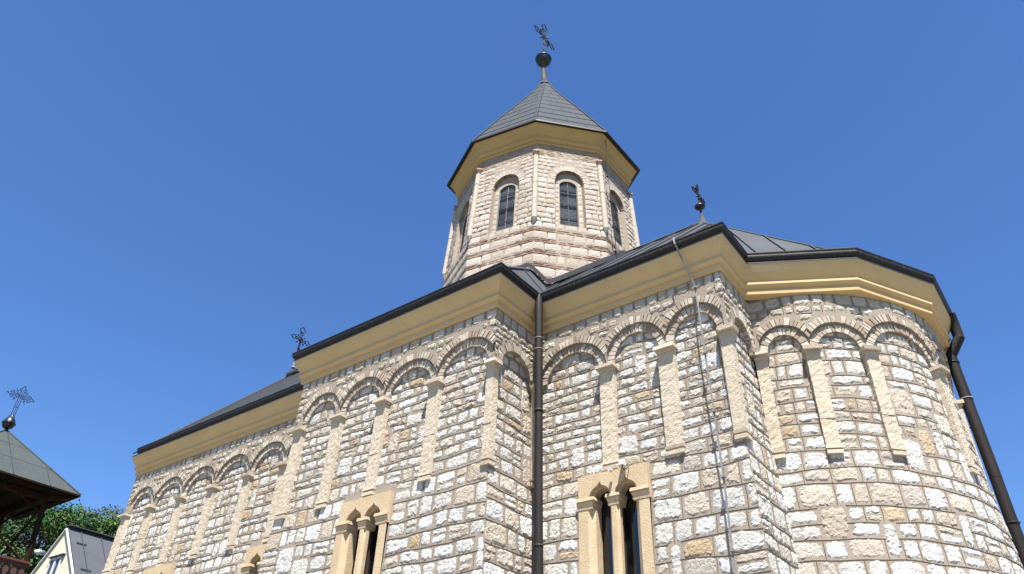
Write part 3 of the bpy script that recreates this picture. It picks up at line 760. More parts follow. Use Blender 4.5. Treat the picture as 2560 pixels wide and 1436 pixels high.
    for i in range(n):
        a0, a1 = math.pi * i / n + .012, math.pi * (i + 1) / n - .012; q = .15 * rnd.uniform(.85, 1.05)
        V = [(wc + (WH + r) * math.cos(t), WZS + (WZT - WZS + r) * math.sin(t)) for t in (a0, a1) for r in (0, q)]
        Sx = np.array([v[0] for v in V] * 2); Zx = np.array([v[1] for v in V] * 2); Dx = np.array([.003 + rnd.uniform(0, .004) for _ in V] + [-.02] * 4)
        drum.add(F.pt(Sx, Zx, Dx), BOXF, 0, pick(ASHT))
        if i % 1 == 0:
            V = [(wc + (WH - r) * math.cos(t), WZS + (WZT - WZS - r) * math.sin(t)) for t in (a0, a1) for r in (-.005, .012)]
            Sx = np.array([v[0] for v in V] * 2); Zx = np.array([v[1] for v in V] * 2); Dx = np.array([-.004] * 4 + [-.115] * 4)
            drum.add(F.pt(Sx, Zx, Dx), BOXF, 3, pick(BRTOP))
    for (a, b) in ((wc - WH, wc - g), (wc + g, wc + WH)):
        z = WZ0 + .02
        while z < 11.95:
            h = rnd.uniform(.12, .2)
            stone(drum, F, a + .008, b - .008, lambda s: z + 0 * s, lambda s: z + h - .012 + 0 * s, lambda Z: -.11 + 0 * Z, .008, pick(ASHT), .7, 0, .05, .05, .003)
            z += h
drum.build('drum_wall', ['stone', 'drummortar', 'joint', 'brick'], church)
for (F, wc, g) in wins:
    w = MB(); D = -.165
    arch = [(wc + g * math.cos(t), 11.90 + .17 * math.sin(t)) for t in np.linspace(0, math.pi, 13)]
    outl = [(wc - g, WZ0 + .04), (wc + g, WZ0 + .04)] + arch
    for (a, b) in zip(outl, outl[1:] + outl[:1]): w.tube([F.pt(a[0], a[1], D + .015), F.pt(b[0], b[1], D + .015)], .022, 4, 0, smooth=False)
    w.tube([F.pt(wc, WZ0 + .04, D + .015), F.pt(wc, 12.06, D + .015)], .014, 4, 0, smooth=False)
    for z in (10.92, 11.28, 11.33, 11.66, 11.80): w.tube([F.pt(wc - g, z, D + .02), F.pt(wc + g, z, D + .02)], .011, 4, 0, smooth=False)
    o = w.build('drum_window', ['frame'], church)
    p = MB(); pp = [F.pt(s, z, D) for s, z in outl]; p.add(np.array(pp), [tuple(range(len(pp)))], 0); p.build('pane', ['drumglass'], o)
    gr = MB()
    for i in range(1, 12):
        s = wc - g + 2 * g * i / 12; zt = 11.90 + .17 * math.sqrt(max(0, 1 - ((s - wc) / g) ** 2))
        gr.tube([F.pt(s, WZ0 + .04, D + .045), F.pt(s, zt, D + .045)], .0028, 3, 0, smooth=False, caps=False)
    for i in range(36):
        z = WZ0 + .06 + i * .04; h = g if z < 11.9 else g * math.sqrt(max(0, 1 - ((z - 11.9) / .17) ** 2))
        gr.tube([F.pt(wc - h, z, D + .045), F.pt(wc + h, z, D + .045)], .0028, 3, 0, smooth=False, caps=False)
    gr.build('wire_grille', ['grille'], o)
def dpt(k, z, extra=0.0):
    c = np.array(CS[k]); return np.array((*(np.array(DC) + c * fk(z) + c / np.linalg.norm(c) * extra), z))
for k in range(8):
    m = MB(); zs = [10.66, 11.22, 11.75, 12.30, 12.66]
    for a, b in zip(zs[:-1], zs[1:]):
        m.tube([dpt(k, a + .006, .005), dpt(k, b - .006, .005)], .064 + rnd.uniform(-.004, .004), 10, 0)
    m.tube([dpt(k, 10.50, -.02), dpt(k, 10.58, .0), dpt(k, 10.66, .005)], [.025, .045, .066], 10, 0)
    o = m.build('colonnette', ['drumstone'], church)
    c = MB(); c.lathe([(.05, -.02), (.07, .02), (.066, .04), (.10, .10), (.104, .15), (.02, .15)], dpt(k, 12.68, -.01), 4, 0)
    c.build('capital', ['brick'], o)
    for me_c in [c]: pass
    ca = o.children[0].data.color_attributes['tint']
    ca.data.foreach_set('color', np.tile(np.array((.22, .15, .11, 1), np.float32), len(ca.data)))
OCT = [tuple(np.array(DC) + np.array(c) * .888) for c in CS]
def sweep_oct(mb, prof): sweep(mb, OCT, prof)
dcn = MB()
sweep(dcn, OCT, [(-.1, 13.09), (.03, 13.10), (.035, 13.17), (.008, 13.185), (.055, 13.205), (.088, 13.25), (.085, 13.295), (.05, 13.31), (.095, 13.36), (.15, 13.47), (.215, 13.57), (.225, 13.60), (-.1, 13.62)])
dcn.build('drum_cornice', ['plaster_low_bounce'], church)
sp = MB()
zz = [13.63, 14.0, 14.4, 14.8, 15.2, 15.6, 16.0, 16.4, 16.8, 17.2, 17.6]
sk = lambda z: float(np.interp(z, [13.63, 14.0, 15.0, 16.0, 16.6, 17.0, 17.4, 17.62], [1.015, .925, .68, .425, .268, .17, .09, .055]))
for i in range(10):
    a, b = zz[i], zz[i + 1]
    for k in range(8):
        c0, c1 = np.array(CS[k]), np.array(CS[(k + 1) % 8])
        lo = 1.004; n = 3
        P = np.array([[(*(np.array(DC) + (c0 * (1 - q) + c1 * q) * (sk(a) * lo + .004)), a - .006), (*(np.array(DC) + (c0 * (1 - q) + c1 * q) * sk(b)), b)] for q in np.linspace(0, 1, n)])
        sp.grid(P, 0)
        Pu = np.array([[(*(np.array(DC) + (c0 * (1 - q) + c1 * q) * sk(a)), a), (*(np.array(DC) + (c0 * (1 - q) + c1 * q) * (sk(a) * lo + .004)), a - .006)] for q in (0, 1)])
        sp.grid(Pu, 0)
        for q in ([.5] if i % 2 else [.28, .75]):
            if i < 8:
                e = c0 * (1 - q) + c1 * q
                sp.tube([(*(np.array(DC) + e * (sk(a) * lo + .005)), a), (*(np.array(DC) + e * (sk(b) + .002)), b)], .004, 4, 0, smooth=False)
for k in range(8):
    c = np.array(CS[k]); sp.tube([(*(np.array(DC) + c * (sk(z) * 1.008)), z + .01) for z in zz], .022, 5, 0)
Pe = np.array([[(*(np.array(DC) + np.array(CS[k % 8]) * s), z) for s, z in ((.9, 13.61), (1.012, 13.60), (1.03, 13.60), (1.03, 13.645), (1.0, 13.66))] for k in range(9)])
for k in range(8): sp.grid(Pe[[k, k + 1]], 1)
sp.lathe([(.20, -.10), (.14, .02), (.095, .14), (.085, .22)], (*DC, 17.58), 12, 0)
sp.build('spire_roof', ['spire', 'frame'], church)
# lead apron where the drum rises out of the roofs
apn = MB()
def roofz(x, y):
    zb = 1e9; dx, dy = x + 8.35, y - AX
    zB = 10.73 - 3.8 * max(abs(dy) / 4.55, (dx / 2.49 if dx > 0 else -dx / 2.33))
    zC = 10.25 - 3.32 * abs(dy) / 3.54 if x > -8.35 else -9
    zA = 10.72 - 3.79 * abs(dy) / 3.72 if x < -8.35 else -9
    return max(zB, zC, zA)
for k in range(8):
    c0, c1 = np.array(CS[k]), np.array(CS[(k + 1) % 8]); row = []
    for q in np.linspace(0, 1, 17):
        e = c0 * (1 - q) + c1 * q; z = 9.5
        for _ in range(6):
            p = np.array(DC) + e * float(fk(z)); z = roofz(*p)
        p0 = np.array(DC) + e * (float(fk(z)) + .012); p1 = np.array(DC) + e * (float(fk(z)) + .055)
        row.append([(*p0, z + .15), (*p1, z + .13), (*(np.array(DC) + e * (float(fk(z)) + .075)), z - .02)])
    apn.grid(np.array(row), 0)
apn.build('roof_flashing', ['apron'], church)

# --- lightning conductor and downpipes
lc = MB()
pth = [(-3.6, 8.5, 7.45), (-3.44, 8.10, 7.06), (-3.40, 7.985, 7.0), (-3.375, 7.965, 6.86), (-3.33, 8.05, 6.62), (-3.26, 8.14, 6.30), (-3.235, 8.17, 6.12), (-3.215, 8.13, 5.80), (-3.205, 8.12, 5.1), (-3.18, 8.10, 4.1), (-3.17, 8.09, 3.2), (-3.18, 8.07, 2.2), (-3.18, 8.0, .6), (-3.18, 7.98, -1.6)]
for a, b in zip(pth[:-1], pth[1:]): lc.beam(a, b, .024, .006, 0, up=(0, -1, .01))
for p in ((-3.205, 8.12, 5.05), (-3.18, 8.105, 4.2), (-3.17, 8.09, 3.35), (-3.175, 8.08, 2.5), (-3.235, 8.16, 6.14)): lc.box((p[0], p[1] - .005, p[2]), (.05, .05, .025))
lc.build('lightning_conductor', ['galv'], church)
lc2 = MB()
dp = [dpt(3, 13.66, .14), dpt(3, 13.3, .17), dpt(3, 12.95, .12)] + [dpt(3, z, .115) for z in (12.4, 11.6, 10.8, 10.2, 9.7)]
dp = [p + np.array((.06, .10, 0)) for p in dp]
lc2.tube(dp, .008, 5, 0)
for z in (12.3, 11.5, 10.7, 10.0): p = dpt(3, z, .09) + np.array((.06, .10, 0)); lc2.box(p, (.05, .05, .03))
lc2.build('lightning_conductor', ['iron'], church)
px, py = -5.80, 7.995
dn = MB()
ppx = lambda z: (-5.817 + (6.96 - z) * .0165, py, z)
dn.tube([ppx(6.965), ppx(6.90), ppx(6.80), ppx(6.62)], [.03, .046, .060, .064], 16, 0)
dn.tube([ppx(6.62), ppx(4.85)], .064, 16, 0); dn.tube([ppx(4.87), ppx(2.9)], .060, 16, 0); dn.tube([ppx(2.92), ppx(-1.5)], .064, 16, 0)
for z in (6.10, 5.90): dn.lathe([(.064, -.006), (.068, -.006), (.068, .006), (.064, .006)], ppx(z), 16, 1)
for z in (4.86, 2.91): dn.lathe([(.062, -.02), (.066, -.02), (.066, .02), (.062, .02)], ppx(z), 16, 0)
dn.build('downpipe', ['pipe', 'galv'], church)
dn = MB()
dn.tube([(-.60, 12.12, 6.90), (-.60, 12.2, 6.75), (-.60, 12.2, 6.46)],   .080, 16, 0)
dn.tube([(-.60, 12.2, 6.48), (-.80, 12.2, 6.20)],   .080, 16, 0); dn.tube([(-.80, 12.2, 6.24), (-.775, 12.2, 4.2)], .082, 16, 0)
dn.tube([(-.775, 12.2, 4.2), (-.74, 12.2, -1.5)],   .080, 16, 0)
for z in (6.08, 5.45, 3.55): dn.lathe([(.082, -.008), (.088, -.008), (.088, .008), (.082, .008)], (-.79 + (6 - z) * .012, 12.2, z), 16, 1 if z > 5 and z < 6 else 0)
dn.tube([(-.8, 12.2, 5.0), (-.92, 12.2, 5.0)], .012, 5, 0); dn.tube([(-.78, 12.2, 3.55), (-.9, 12.2, 3.55)], .012, 5, 0)
dn.build('downpipe', ['pipe', 'galv'], church)

# --- crosses on the roofs
def spiral(c, u, v, r, sgn, n=9, turns=.8):
    return [c + u * (r * (1 - i / n * .6) * math.sin(i / n * turns * 6.28)) * sgn + v * (r * (1 - math.cos(i / n * turns * 6.28)) * .8) for i in range(n + 1)]
def rosette_cross(name, base, z0, arm, height, parent, ctrz, r=.016):
    """openwork cross with rosette centre, forked arm ends and diagonal rays; arms along Y"""
    b = np.array(base, float); U = np.array((0, 1., 0)); Vv = np.array((0, 0, 1.))
    m = MB(); arm0 = arm
    ctr = np.array((b[0], b[1], ctrz))
    bot = np.array((b[0], b[1], z0))
    for off in (-.028, .028): m.tube([bot + U * off, ctr + U * off], r * .75, 5, 0)
    m.tube([bot, ctr], r * .8, 5, 0)
    for t in (.3, .62): m.tube([bot + (ctr - bot) * t - U * .06, bot + (ctr - bot) * t + U * .06], r, 5, 0)
    ring = [ctr + (U * math.cos(t) + Vv * math.sin(t)) * arm * .20 for t in np.linspace(0, 6.283, 17)]
    m.tube(ring, r, 5, 0); m.lathe([(0.001, -.012), (arm * .10, -.012), (arm * .10, .012), (0.001, .012)], (0, 0, 0), 8, 0) if False else None
    disc = [ctr + (U * math.cos(t) + Vv * math.sin(t)) * arm * .11 for t in np.linspace(0, 6.283, 13)[:-1]]
    m.add(np.array([p + np.array((dx, 0, 0)) for dx in (-.015, .015) for p in disc]), [tuple(range(12)), tuple(range(23, 11, -1))] + [(i, (i + 1) % 12, 12 + (i + 1) % 12, 12 + i) for i in range(12)], 0)
    for ang in (0, 90, 180):
        d = U * math.cos(R(ang)) + Vv * math.sin(R(ang)); q = np.array((0, -d[2], d[1])); arm = height - ctrz if ang == 90 else arm0
        for off in (-.022, .022): m.tube([ctr + d * arm * .18 + q * off, ctr + d * arm * .55 + q * off * 1.3], r * .8, 5, 0)
        a0 = ctr + d * arm * .55
        m.tube([a0 - q * arm * .13, a0 + q * arm * .13], r * .9, 5, 0)
        for sg in (-1, 1):
            m.tube([a0 + q * sg * arm * .05, a0 + q * sg * arm * .16 + d * arm * .10, a0 + q * sg * arm * .22 + d * arm * .24, a0 + q * sg * arm * .12 + d * arm * .27, ctr + d * arm], r * .9, 5, 0)
            m.tube([ctr + d * arm * .36 + q * sg * .022, ctr + d * arm * .40 + q * sg * arm * .12, ctr + d * arm * .48 + q * sg * arm * .15], r * .8, 5, 0)
    arm = arm0
    for ang in (45, 135, 225, 315):
        d = U * math.cos(R(ang)) + Vv * math.sin(R(ang))
        m.tube([ctr + d * arm * .2, ctr + d * arm * .38, ctr + d * arm * .5, ctr + d * arm * .58], [r * .8, r * .8, r * 1.8, r * .4], 5, 0)
    o = m.build(name, ['iron'], parent)
    return o
o = rosette_cross('roof_cross', (-8.42, AX + .03, 0), 18.98, .54, 20.60, church, 19.91, .017)
bl_ = MB(); k = .225
bl_.lathe([(.04, .34), (.05, .30), (.12, .27), (.185, .20), (.225, .13), (.245, .105), (.25, .09), (.235, .075), (.225, .02), (.20, -.07), (.14, -.15), (.07, -.20), (.05, -.21)], (-8.42, AX, 18.72), 24, 0); bl_.build('finial_ball', ['ball'], o)
bl_ = MB(); bl_.tube([(-8.38, AX, 17.6), (-8.385, AX, 17.8), (-8.42, AX, 18.54)], [.10, .075, .055], 12, 0); bl_.build('finial_pole', ['brownpipe'], o)
bl_ = MB(); bl_.tube([(-8.42 + .05, AX + .12, 17.5), (-8.3, AX + .18, 18.5), (-8.3, AX + .17, 19.6), (-8.3, AX + .1, 20.9)], .0035, 4, 0); bl_.tube([(-8.38, AX, 18.24), (-8.32, AX + .16, 18.24)], .012, 5, 1)
bl_.build('lightning_rod', ['iron', 'galv'], o)
o = rosette_cross('roof_cross', (-4.27, AX + .05, 0), 10.74, .33, 11.40, church, 11.07, .013)
bl_ = MB(); bl_.lathe([(.02, .07), (.05, .065), (.095, .03), (.115, .0), (.11, -.02), (.07, -.06), (.025, -.08)], (-4.26, AX, 10.70), 16, 0); bl_.build('finial_ball', ['ball'], o)
bl_ = MB(); bl_.tube([(-4.25, AX, 10.3), (-4.25, AX, 10.45), (-4.26, AX, 10.64)], [.045, .03, .022], 10, 0); bl_.build('finial_pole', ['roof'], o)
o = rosette_cross('roof_cross', (-17.65, AX + .02, 0), 11.15, .36, 12.48, church, 12.0, .016)
bl_ = MB(); bl_.tube([(-17.68, AX, 10.7), (-17.66, AX, 11.2)], [.05, .035], 10, 0); bl_.lathe([(.03, -.03), (.07, -.02), (.07, .02), (.03, .03)], (-17.67, AX, 11.0), 10, 0); bl_.build('finial_pole', ['galv'], o)

# --- small sensor above the sanctuary window
se = MB(); se.box((-4.52, 8.12, 3.835), (.07, .06, .07)); se.box((-4.52, 8.10, 3.795), (.085, .08, .022)); se.tube([(-4.69, 8.13, 3.76), (-4.69, 8.06, 3.755)], .022, 10, 0)
se.tube([(-4.50, 8.09, 3.79), (-4.495, 8.07, 3.74), (-4.475, 8.08, 3.715), (-4.455, 8.12, 3.74), (-4.44, 8.16, 3.80)], .008, 6, 1)
so = se.build('wall_sensor', ['white', 'frame'])
tag(so, 'small white wall sensor with a short black cable above the twin window beside the downpipe', 'sensor')

# ------------------------------------------------------------------ bell tower (open timber belfry)
TX, TY, TZ, TH = -24.05, 6.95, 7.0, 1.84
tower = thing('bell_tower', (TX, TY, GROUND), 'open brown timber bell tower with a green grey pyramid roof, at the left edge', 'bell tower')
m = MB(); apx = (-24.27, 6.93, 8.78)
cn = [(TX - TH, TY - TH, TZ), (TX + TH, TY - TH, TZ), (TX + TH, TY + TH, TZ), (TX - TH, TY + TH, TZ)]
for i in range(4):
    a, b = cn[i], cn[(i + 1) % 4]; facet(m, [a, b, apx], .98, rib=.02, off=.88, thick=.025)
    for t in (.36, .68):
        pa_ = np.array(a) * (1 - t) + np.array(apx) * t; pb_ = np.array(b) * (1 - t) + np.array(apx) * t
        m.tube([pa_ + np.array((0, 0, .004)), pb_ + np.array((0, 0, .004))], .006, 4, 0, smooth=False)
    m.tube([np.array(a) + np.array((0, 0, .01)), np.array(apx)], .03, 6, 0)
m.build('roof', ['towerroof'], tower)
m = MB(); m.box((TX, TY, TZ - .075), (2 * TH - .06, 2 * TH - .06, .02)); 
for i in range(7): m.box((TX, TY - TH + .3 + i * .52, TZ - .11), (2 * TH - .2, .07, .06))
m.build('ceiling', ['ceil'], tower)
m = MB()
for i in range(4):
    a, b = np.array(cn[i]), np.array(cn[(i + 1) % 4]); m.beam(a + (0, 0, -.035), b + (0, 0, -.035), .04, .035)
m.build('fascia_board', ['towerwood'], tower)
post_t = [(-22.75, 8.15), (-25.35, 8.15), (-25.35, 5.75), (-22.75, 5.75)]; post_b = [(-22.55, 8.30), (-25.55, 8.30), (-25.55, 5.6), (-22.55, 5.6)]
for (a, b) in zip(post_t, post_b):
    m = MB(); m.beam((*a, TZ - .1), (b[0] + (b[0] - a[0]) * 2.2, b[1] + (b[1] - a[1]) * 2.2, GROUND), .105, .105); m.build('post', ['towerwood'], tower)
def lerp(a, b, t): return tuple(np.array(a) * (1 - t) + np.array(b) * t)
for i in range(4):
    a, b = post_t[i], post_t[(i + 1) % 4]
    m = MB(); m.beam((*a, TZ - .19), (*b, TZ - .19), .13, .13); m.build('beam', ['towerwood'], tower)
    for (t0, t1) in ((.34, .01), (.66, .99)):
        m = MB(); m.beam((*lerp(a, b, t0), TZ - .2), (*lerp(a, b, t1), 6.45), .045, .055); m.build('brace', ['towerwood'], tower)
    # thin iron ties crossing the bay
    m = MB(); m.tube([(*a, 6.6), (*lerp(post_b[i], post_b[(i + 1) % 4], .92), 5.1)], .035, 6, 0); m.build('tie_rod', ['towerwood'], tower)
    c = (TX, TY); m = MB(); m.beam((*a, TZ - .2), (TX + (a[0] - TX) * 1.32, TY + (a[1] - TY) * 1.42, TZ - .09), .10, .10); m.build('bracket', ['towerwood'], tower)
rail = [(-22.52, 8.30), (-25.58, 8.30), (-25.58, 5.52), (-22.52, 5.52)]
for i in range(4):
    a, b = np.array(rail[i]), np.array(rail[(i + 1) % 4]); m = MB()
    m.beam((*a, 5.06), (*b, 5.06), .11, .06); m.beam((*a, 4.98), (*b, 4.98), .05, .09); m.beam((*a, 4.32), (*b, 4.32), .07, .09)
    o = m.build('railing', ['railwood'], tower)
    n = 14; t = (b - a) / np.linalg.norm(b - a); L = np.linalg.norm(b - a)
    for k in range(n):
        s = (k + .5) / n * L; w = .075; prof = [(-.45, -1), (-.45, 1), (-.40, 1), (-.3, .55), (-.2, 1.0), (-.1, .5), (0, 1.1), (.1, .5), (.2, 1.0), (.3, .55), (.40, 1)]
        zs = np.linspace(4.33, 4.97, 13); wd = [1, 1, .6, .45, .8, 1.05, .6, .5, .9, 1.05, .55, .95, 1]
        P = []
        nn = np.array((t[1], -t[0]))
        mm = MB()
        for side in (-.012, .012):
            mm.grid(np.array([[(*(a + t * (s + e * w * wd[j]) + nn * side), zs[j]) for j in range(13)] for e in (-1, 1)]), 0)
        for e in (-1, 1):
            mm.grid(np.array([[(*(a + t * (s + e * w * wd[j]) + nn * side), zs[j]) for j in range(13)] for side in (-.012, .012)]), 0)
        mm.build('baluster', ['railwood'], o)
m = MB(); m.box((TX, TY, 4.25), (3.2, 3.0, .1)); m.build('floor', ['towerwood'], tower)
m = MB(); m.lathe([(.03, .42), (.12, .40), (.17, .3), (.19, .15), (.24, .04), (.30, 0), (.28, 0), (.17, .12), (.14, .3), (.02, .36)], (TX - .1, TY - .2, 6.05), 20, 0); m.tube([(TX - .1, TY - .2, 6.45), (TX - .1, TY - .2, 6.8)], .03, 6, 0); m.build('bell', ['brownpipe'], tower)
# its cross: triple-bar openwork with scrolls
m = MB(); b = np.array((-24.27, 6.92, 9.18)); U = np.array((0, 1., 0)); Vv = np.array((0, 0, 1.)); ctr = np.array((-24.27, 6.905, 9.86)); r = .0095
for off in (-.05, 0, .05):
    m.tube([b + U * off + Vv * (.06 if off else 0), ctr + U * off + Vv * .25], r if off else r * .8, 5, 0)
    m.tube([ctr - U * .30 + Vv * off * .8, ctr + U * .30 + Vv * off * .8], r, 5, 0)
m.tube([b + Vv * .33 - U * .05, b + Vv * .33 + U * .05], r, 5, 0)
for d, q in ((U, Vv), (-U, Vv), (Vv, U)):
    k = .30 if abs(d[1]) else .25
    for sg in (-1, 1):
        m.tube([ctr + d * (k + .10), ctr + d * k + q * sg * .05, ctr + d * (k - .03) + q * sg * .10, ctr + d * (k - .08) + q * sg * .105, ctr + d * (k - .10) + q * sg * .075, ctr + d * (k - .07) + q * sg * .06], r * 1.15, 5, 0)
for a1 in (1, -1):
    for a2 in (1, -1):
        c = ctr + U * a1 * .05 + Vv * a2 * .04
        m.tube([c, c + U * a1 * .06 + Vv * a2 * .02, c + U * a1 * .12 + Vv * a2 * .07, c + U * a1 * .09 + Vv * a2 * .11, c + U * a1 * .06 + Vv * a2 * .08], r * 1.1, 5, 0)
        m.tube([c + U * a1 * .06 + Vv * a2 * .06, c + U * a1 * .14 + Vv * a2 * .15], r * .6, 4, 0)
for sg in (-1, 1): m.tube([b + Vv * .02, b + U * sg * .05 + Vv * .05, b + U * sg * .085 + Vv * .02, b + U * sg * .06 - Vv * .01], r * 1.1, 5, 0)
o = m.build('roof_cross', ['iron'], tower)
m = MB(); m.lathe([(.03, .27), (.04, .20), (.10, .17), (.15, .08), (.165, .02), (.185, .015), (.19, -.01), (.165, -.015), (.16, -.08), (.12, -.14), (.05, -.18), (.04, -.19)], (-24.27, 6.92, 8.98), 20, 0); m.build('finial_ball', ['ball'], o)
m = MB(); m.tube([(-24.27, 6.93, 8.70), (-24.27, 6.93, 8.82)], [.07, .045], 10, 0); m.build('finial_pole', ['ball'], o)
# bulkhead lamp on the post
lamp = thing('bulkhead_lamp', (-22.47, 8.36, 5.36), 'white bulkhead lamp with clear glass jar on the belfry post', 'lamp')
def hz(mb, prof, c, ax, n=14, mat=0):
    ax = np.array(ax, float); ax /= np.linalg.norm(ax); x = np.cross(ax, (0, 0, 1.)); x /= np.linalg.norm(x); y = np.cross(ax, x)
    P = np.array([[np.array(c) + ax * z + (x * math.cos(t) + y * math.sin(t)) * r_ for r_, z in prof] for t in np.arange(n) * 2 * math.pi / n]); mb.grid(P, mat, smooth=True, close_u=True)
m = MB(); hz(m, [(.02, -.05), (.04, -.04), (.045, 0), (.062, .03), (.062, .07), (.055, .08), (.01, .08)], (-22.45, 8.33, 5.36), (.1, 1, .05)); m.build('lamp_base', ['white'], lamp)
m = MB(); hz(m, [(.05, .08), (.066, .11), (.064, .18), (.045, .22), (.01, .225)], (-22.45, 8.33, 5.36), (.1, 1, .05)); m.build('lamp_glass', ['lampglass'], lamp)

# ------------------------------------------------------------------ house behind
K = 2.2
house = thing('house', (-41, 19, GROUND), 'cream rendered house with steep grey sheet roof between belfry and church', 'house')
P0 = np.array((-18.1366, 7.175, 5.0)) * K; rd = np.array((-.0343, .9994, 0)); rd = np.array((-.02, 1, 0)); rd /= np.linalg.norm(rd); e = np.array((rd[1], -rd[0], 0))
HW, HL, HS = 4.6, 13.0, 1.02
def hp(a, l, z): return P0 + e * a + rd * l + np.array((0, 0, z))
m = MB(); zb = GROUND - P0[2]; zs_ = -HW * HS - .25
i0 = .01
ring = [hp(-HW, i0, zb), hp(HW, i0, zb), hp(HW, i0, zs_), hp(0, i0, -.22), hp(-HW, i0, zs_)]
ring2 = [p + rd * (HL - .5) for p in ring]
m.add(ring + ring2, [(0, 1, 2, 3, 4), (9, 8, 7, 6, 5)] + [(i, (i + 1) % 5, 5 + (i + 1) % 5, 5 + i) for i in range(5)], 0)
m.build('wall', ['cream'], house)
m = MB()
for sg in (-1, 1):
    a = [hp(sg * (HW + .45), 0, -(HW + .45) * HS), hp(sg * (HW + .45), HL, -(HW + .45) * HS), hp(0, HL, 0), hp(0, 0, 0)]
    facet(m, a, 1.05, rib=.05, off=.62, thick=.10)
m.beam(hp(0, -.03, .03), hp(0, HL, .03), .5, .05)
for l, z in ((.5, -.95), (.5, -2.35)): m.beam(hp(-z / HS - .05, l - .22, z + .10), hp(-z / HS - .05, l + .28, z + .10), .05, .06)
m.build('roof', ['houseroof'], house)
m = MB()
for sg in (-1, 1): m.beam(hp(0, -.02, -.13), hp(sg * (HW + .4), -.02, -(HW + .4) * HS - .13), .05, .13, up=rd)
m.build('barge_board', ['white'], house)
wq = MB(); wc_, ww, wt, wbm = .12, 1.15, -1.52, -3.0
for (a, b, c, d) in ((wc_ - ww / 2, wc_ - ww / 2 + .1, wbm, wt), (wc_ + ww / 2 - .1, wc_ + ww / 2, wbm, wt), (wc_ - .09, wc_ + .09, wbm, wt), (wc_ - ww / 2, wc_ + ww / 2, wt - .1, wt), (wc_ - ww / 2, wc_ + ww / 2, wbm, wbm + .1)):
    p = hp((a + b) / 2, i0 - .02, (c + d) / 2); wq.box(p, (b - a, .09, d - c), np.stack([e, rd, np.array((0, 0, 1.))], 1))
o = wq.build('window', ['white'], house)
wq = MB(); p = hp(wc_, i0 - .012, (wt + wbm) / 2); wq.box(p, (ww - .1, .02, wt - wbm - .1), np.stack([e, rd, np.array((0, 0, 1.))], 1)); wq.build('pane', ['housepane'], o)
wq = MB(); p = hp(wc_ + .03, i0 - .06, wt + .05); wq.box(p, (ww + .3, .16, .04), np.stack([e, rd, np.array((0, 0, 1.))], 1)); wq.build('hood', ['houseroof'], o)

# ------------------------------------------------------------------ ground, hill, trees
def hill_h(x, y):
    d = np.hypot(x, y); az = np.degrees(np.arctan2(-x, y)); f = np.clip((d - 46) / 60, 0, 1); f = f * f * (3 - 2 * f)
    g = np.exp(-((az - 70) / 38) ** 2)
    return GROUND + f * g * 22
m = MB()
xs = np.concatenate([np.linspace(-600, -170, 8), np.linspace(-150, 60, 43), np.linspace(80, 600, 10)]); ys = np.concatenate([np.linspace(-600, -60, 10), np.linspace(-50, 150, 41), np.linspace(170, 600, 8)])
XX, YY = np.meshgrid(xs, ys, indexing='ij'); m.grid(np.stack([XX, YY, hill_h(XX, YY)], -1), 0, smooth=True)
g_ = m.build('ground', ['grass']); g_['kind'] = 'structure'
m = MB(); m.grid(np.array([[(-30, -14, GROUND + .02), (-30, 30, GROUND + .02)], [(14, -14, GROUND + .02), (14, 30, GROUND + .02)]]), 0)
g_ = m.build('courtyard', ['paving']); g_['kind'] = 'structure'

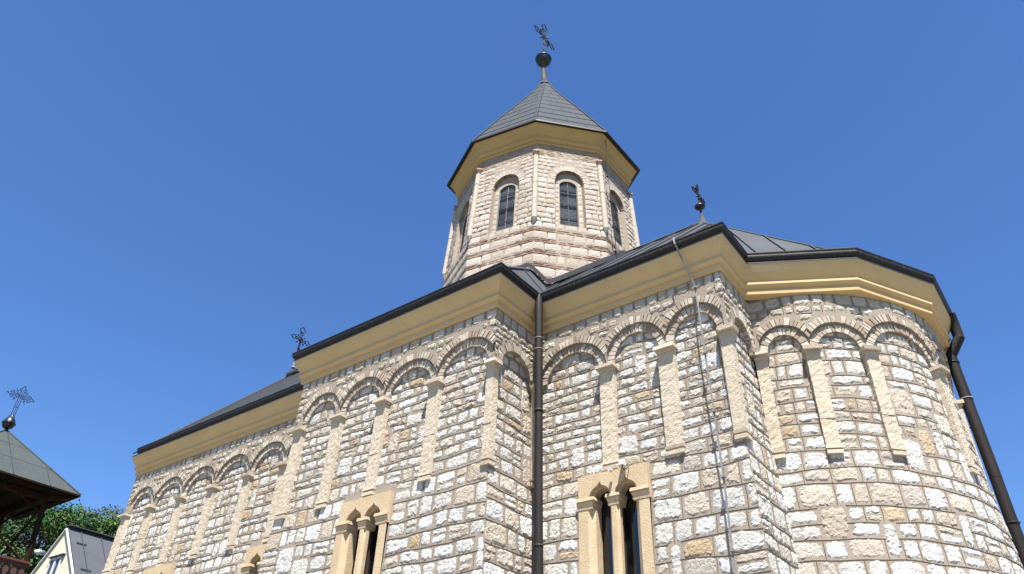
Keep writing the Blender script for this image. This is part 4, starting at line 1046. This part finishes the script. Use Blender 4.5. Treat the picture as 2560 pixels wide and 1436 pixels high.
def tree(loc, h, rad, label, hue, seed, leaves=5200, size=.30):
    q = np.random.default_rng(seed); root = thing('broadleaf_tree', loc, label, 'tree', 'trees on the slope behind the house')
    b = np.array(loc, float); tr = MB(); bend = q.normal(0, .3, 2)
    tp = b + np.array((bend[0], bend[1], h * .62))
    tr.tube([b + np.array((0, 0, -.6)), b + np.array((bend[0] * .3, bend[1] * .3, h * .3)), tp], [h * .032, h * .024, h * .010], 8, 0)
    lobes = []
    nl = 22
    for i in range(nl):
        t = q.uniform(.30, 1.0); a = q.uniform(0, 6.28); rr = rad * (1.0 - .55 * abs(t - .55) / .45) * q.uniform(.25, .85)
        c = b + np.array((math.cos(a) * rr, math.sin(a) * rr, h * (.30 + .62 * (t - .3) / .7))); lobes.append((c, rad * q.uniform(.24, .46)))
        tr.tube([b + np.array((bend[0] * .3, bend[1] * .3, h * q.uniform(.25, .5))), (b + c) / 2 + np.array((0, 0, h * .22)), c], [h * .012, h * .008, h * .003], 5, 0)
    tr.build('trunk', ['bark'], root)
    n = leaves; li = q.integers(0, nl, n); C = np.array([l[0] for l in lobes])[li]; LR = np.array([l[1] for l in lobes])[li]
    dd = q.normal(size=(n, 3)); dd /= np.linalg.norm(dd, axis=1)[:, None]
    P = C + dd * (LR * q.uniform(.45, 1.12, n) ** .7)[:, None] * np.array((1, 1, .82))
    nrm = dd + q.normal(0, .55, (n, 3)) + np.array((0, 0, .35)); nrm /= np.linalg.norm(nrm, axis=1)[:, None]
    t1 = np.cross(nrm, q.normal(size=(n, 3))); t1 /= np.linalg.norm(t1, axis=1)[:, None]; t2 = np.cross(nrm, t1)
    sz = size * q.uniform(.6, 1.35, n)[:, None]
    V = np.stack([P - t1 * sz, P + t2 * sz * .5, P + t1 * sz, P - t2 * sz * .5], 1).reshape(-1, 3)
    col = np.array(hue) * .92 * (1 + q.normal(0, .22, (n, 1))) * np.where(q.random((n, 1)) < .12, 1.5, 1.0) * (1 + q.normal(0, .24, (nl, 3)) * np.array((1, .8, .6)) + q.normal(0, .2, (nl, 1)))[li]; col = np.clip(col, .008, .5)
    cr = MB(); cr.add(V, [(4 * i, 4 * i + 1, 4 * i + 2, 4 * i + 3) for i in range(n)], 0, np.repeat(col, 4, 0)); cr.build('crown', ['leaf'], root)
TR = [((-56.6, 20.2), 16.2, 4.2, (.040, .085, .024), 'dark green tree just right of the belfry post, tallest of the wood'),
      ((-58, 15.5), 16.6, 4.6, (.036, .080, .022), 'broad dark tree behind the belfry roof at the left edge'),
      ((-51.5, 19.6), 12.6, 3.6, (.044, .095, .026), 'lower green tree directly left of the cream gable'),
      ((-60.5, 25.2), 14.3, 4.0, (.042, .090, .026), 'green tree above the ridge of the grey house roof'),
      ((-58, 26.2), 13.6, 3.2, (.045, .088, .028), 'small green tree between the house roof and the church corner'),
      ((-52.3, 15.8), 11.6, 3.4, (.038, .085, .022), 'low leafy tree seen through the open belfry'),
      ((-66, 20.5), 15.5, 4.5, (.038, .078, .024), 'dark tree rising behind the tallest one on the slope'),
      ((-51.0, 23.1), 14.2, 1.7, (.150, .170, .020), 'yellow green tree beside the church wall corner'),
      ((-67, 29.8), 13.5, 4.2, (.040, .082, .026), 'distant dark tree on the skyline next to the church corner'),
      ((-64, 14), 16.0, 4.6, (.036, .078, .022), 'distant dark tree behind the belfry railing')]
for i, ((x, y), h, rad, hue, lab) in enumerate(TR):
    zt = float(hill_h(np.array(x), np.array(y))); d = math.hypot(x, y)
    top = {0: 17.4, 1: 17.2, 2: 11.0, 3: 18.6, 4: 18.3, 5: 11.5, 6: 20.6, 7: 14.7, 8: 21.3, 9: 19.0}[i]
    tree((x, y, zt), top - zt, rad, lab, hue, 40 + i, 26000 if i in (0, 3, 4, 7, 8) else 15000, .105)
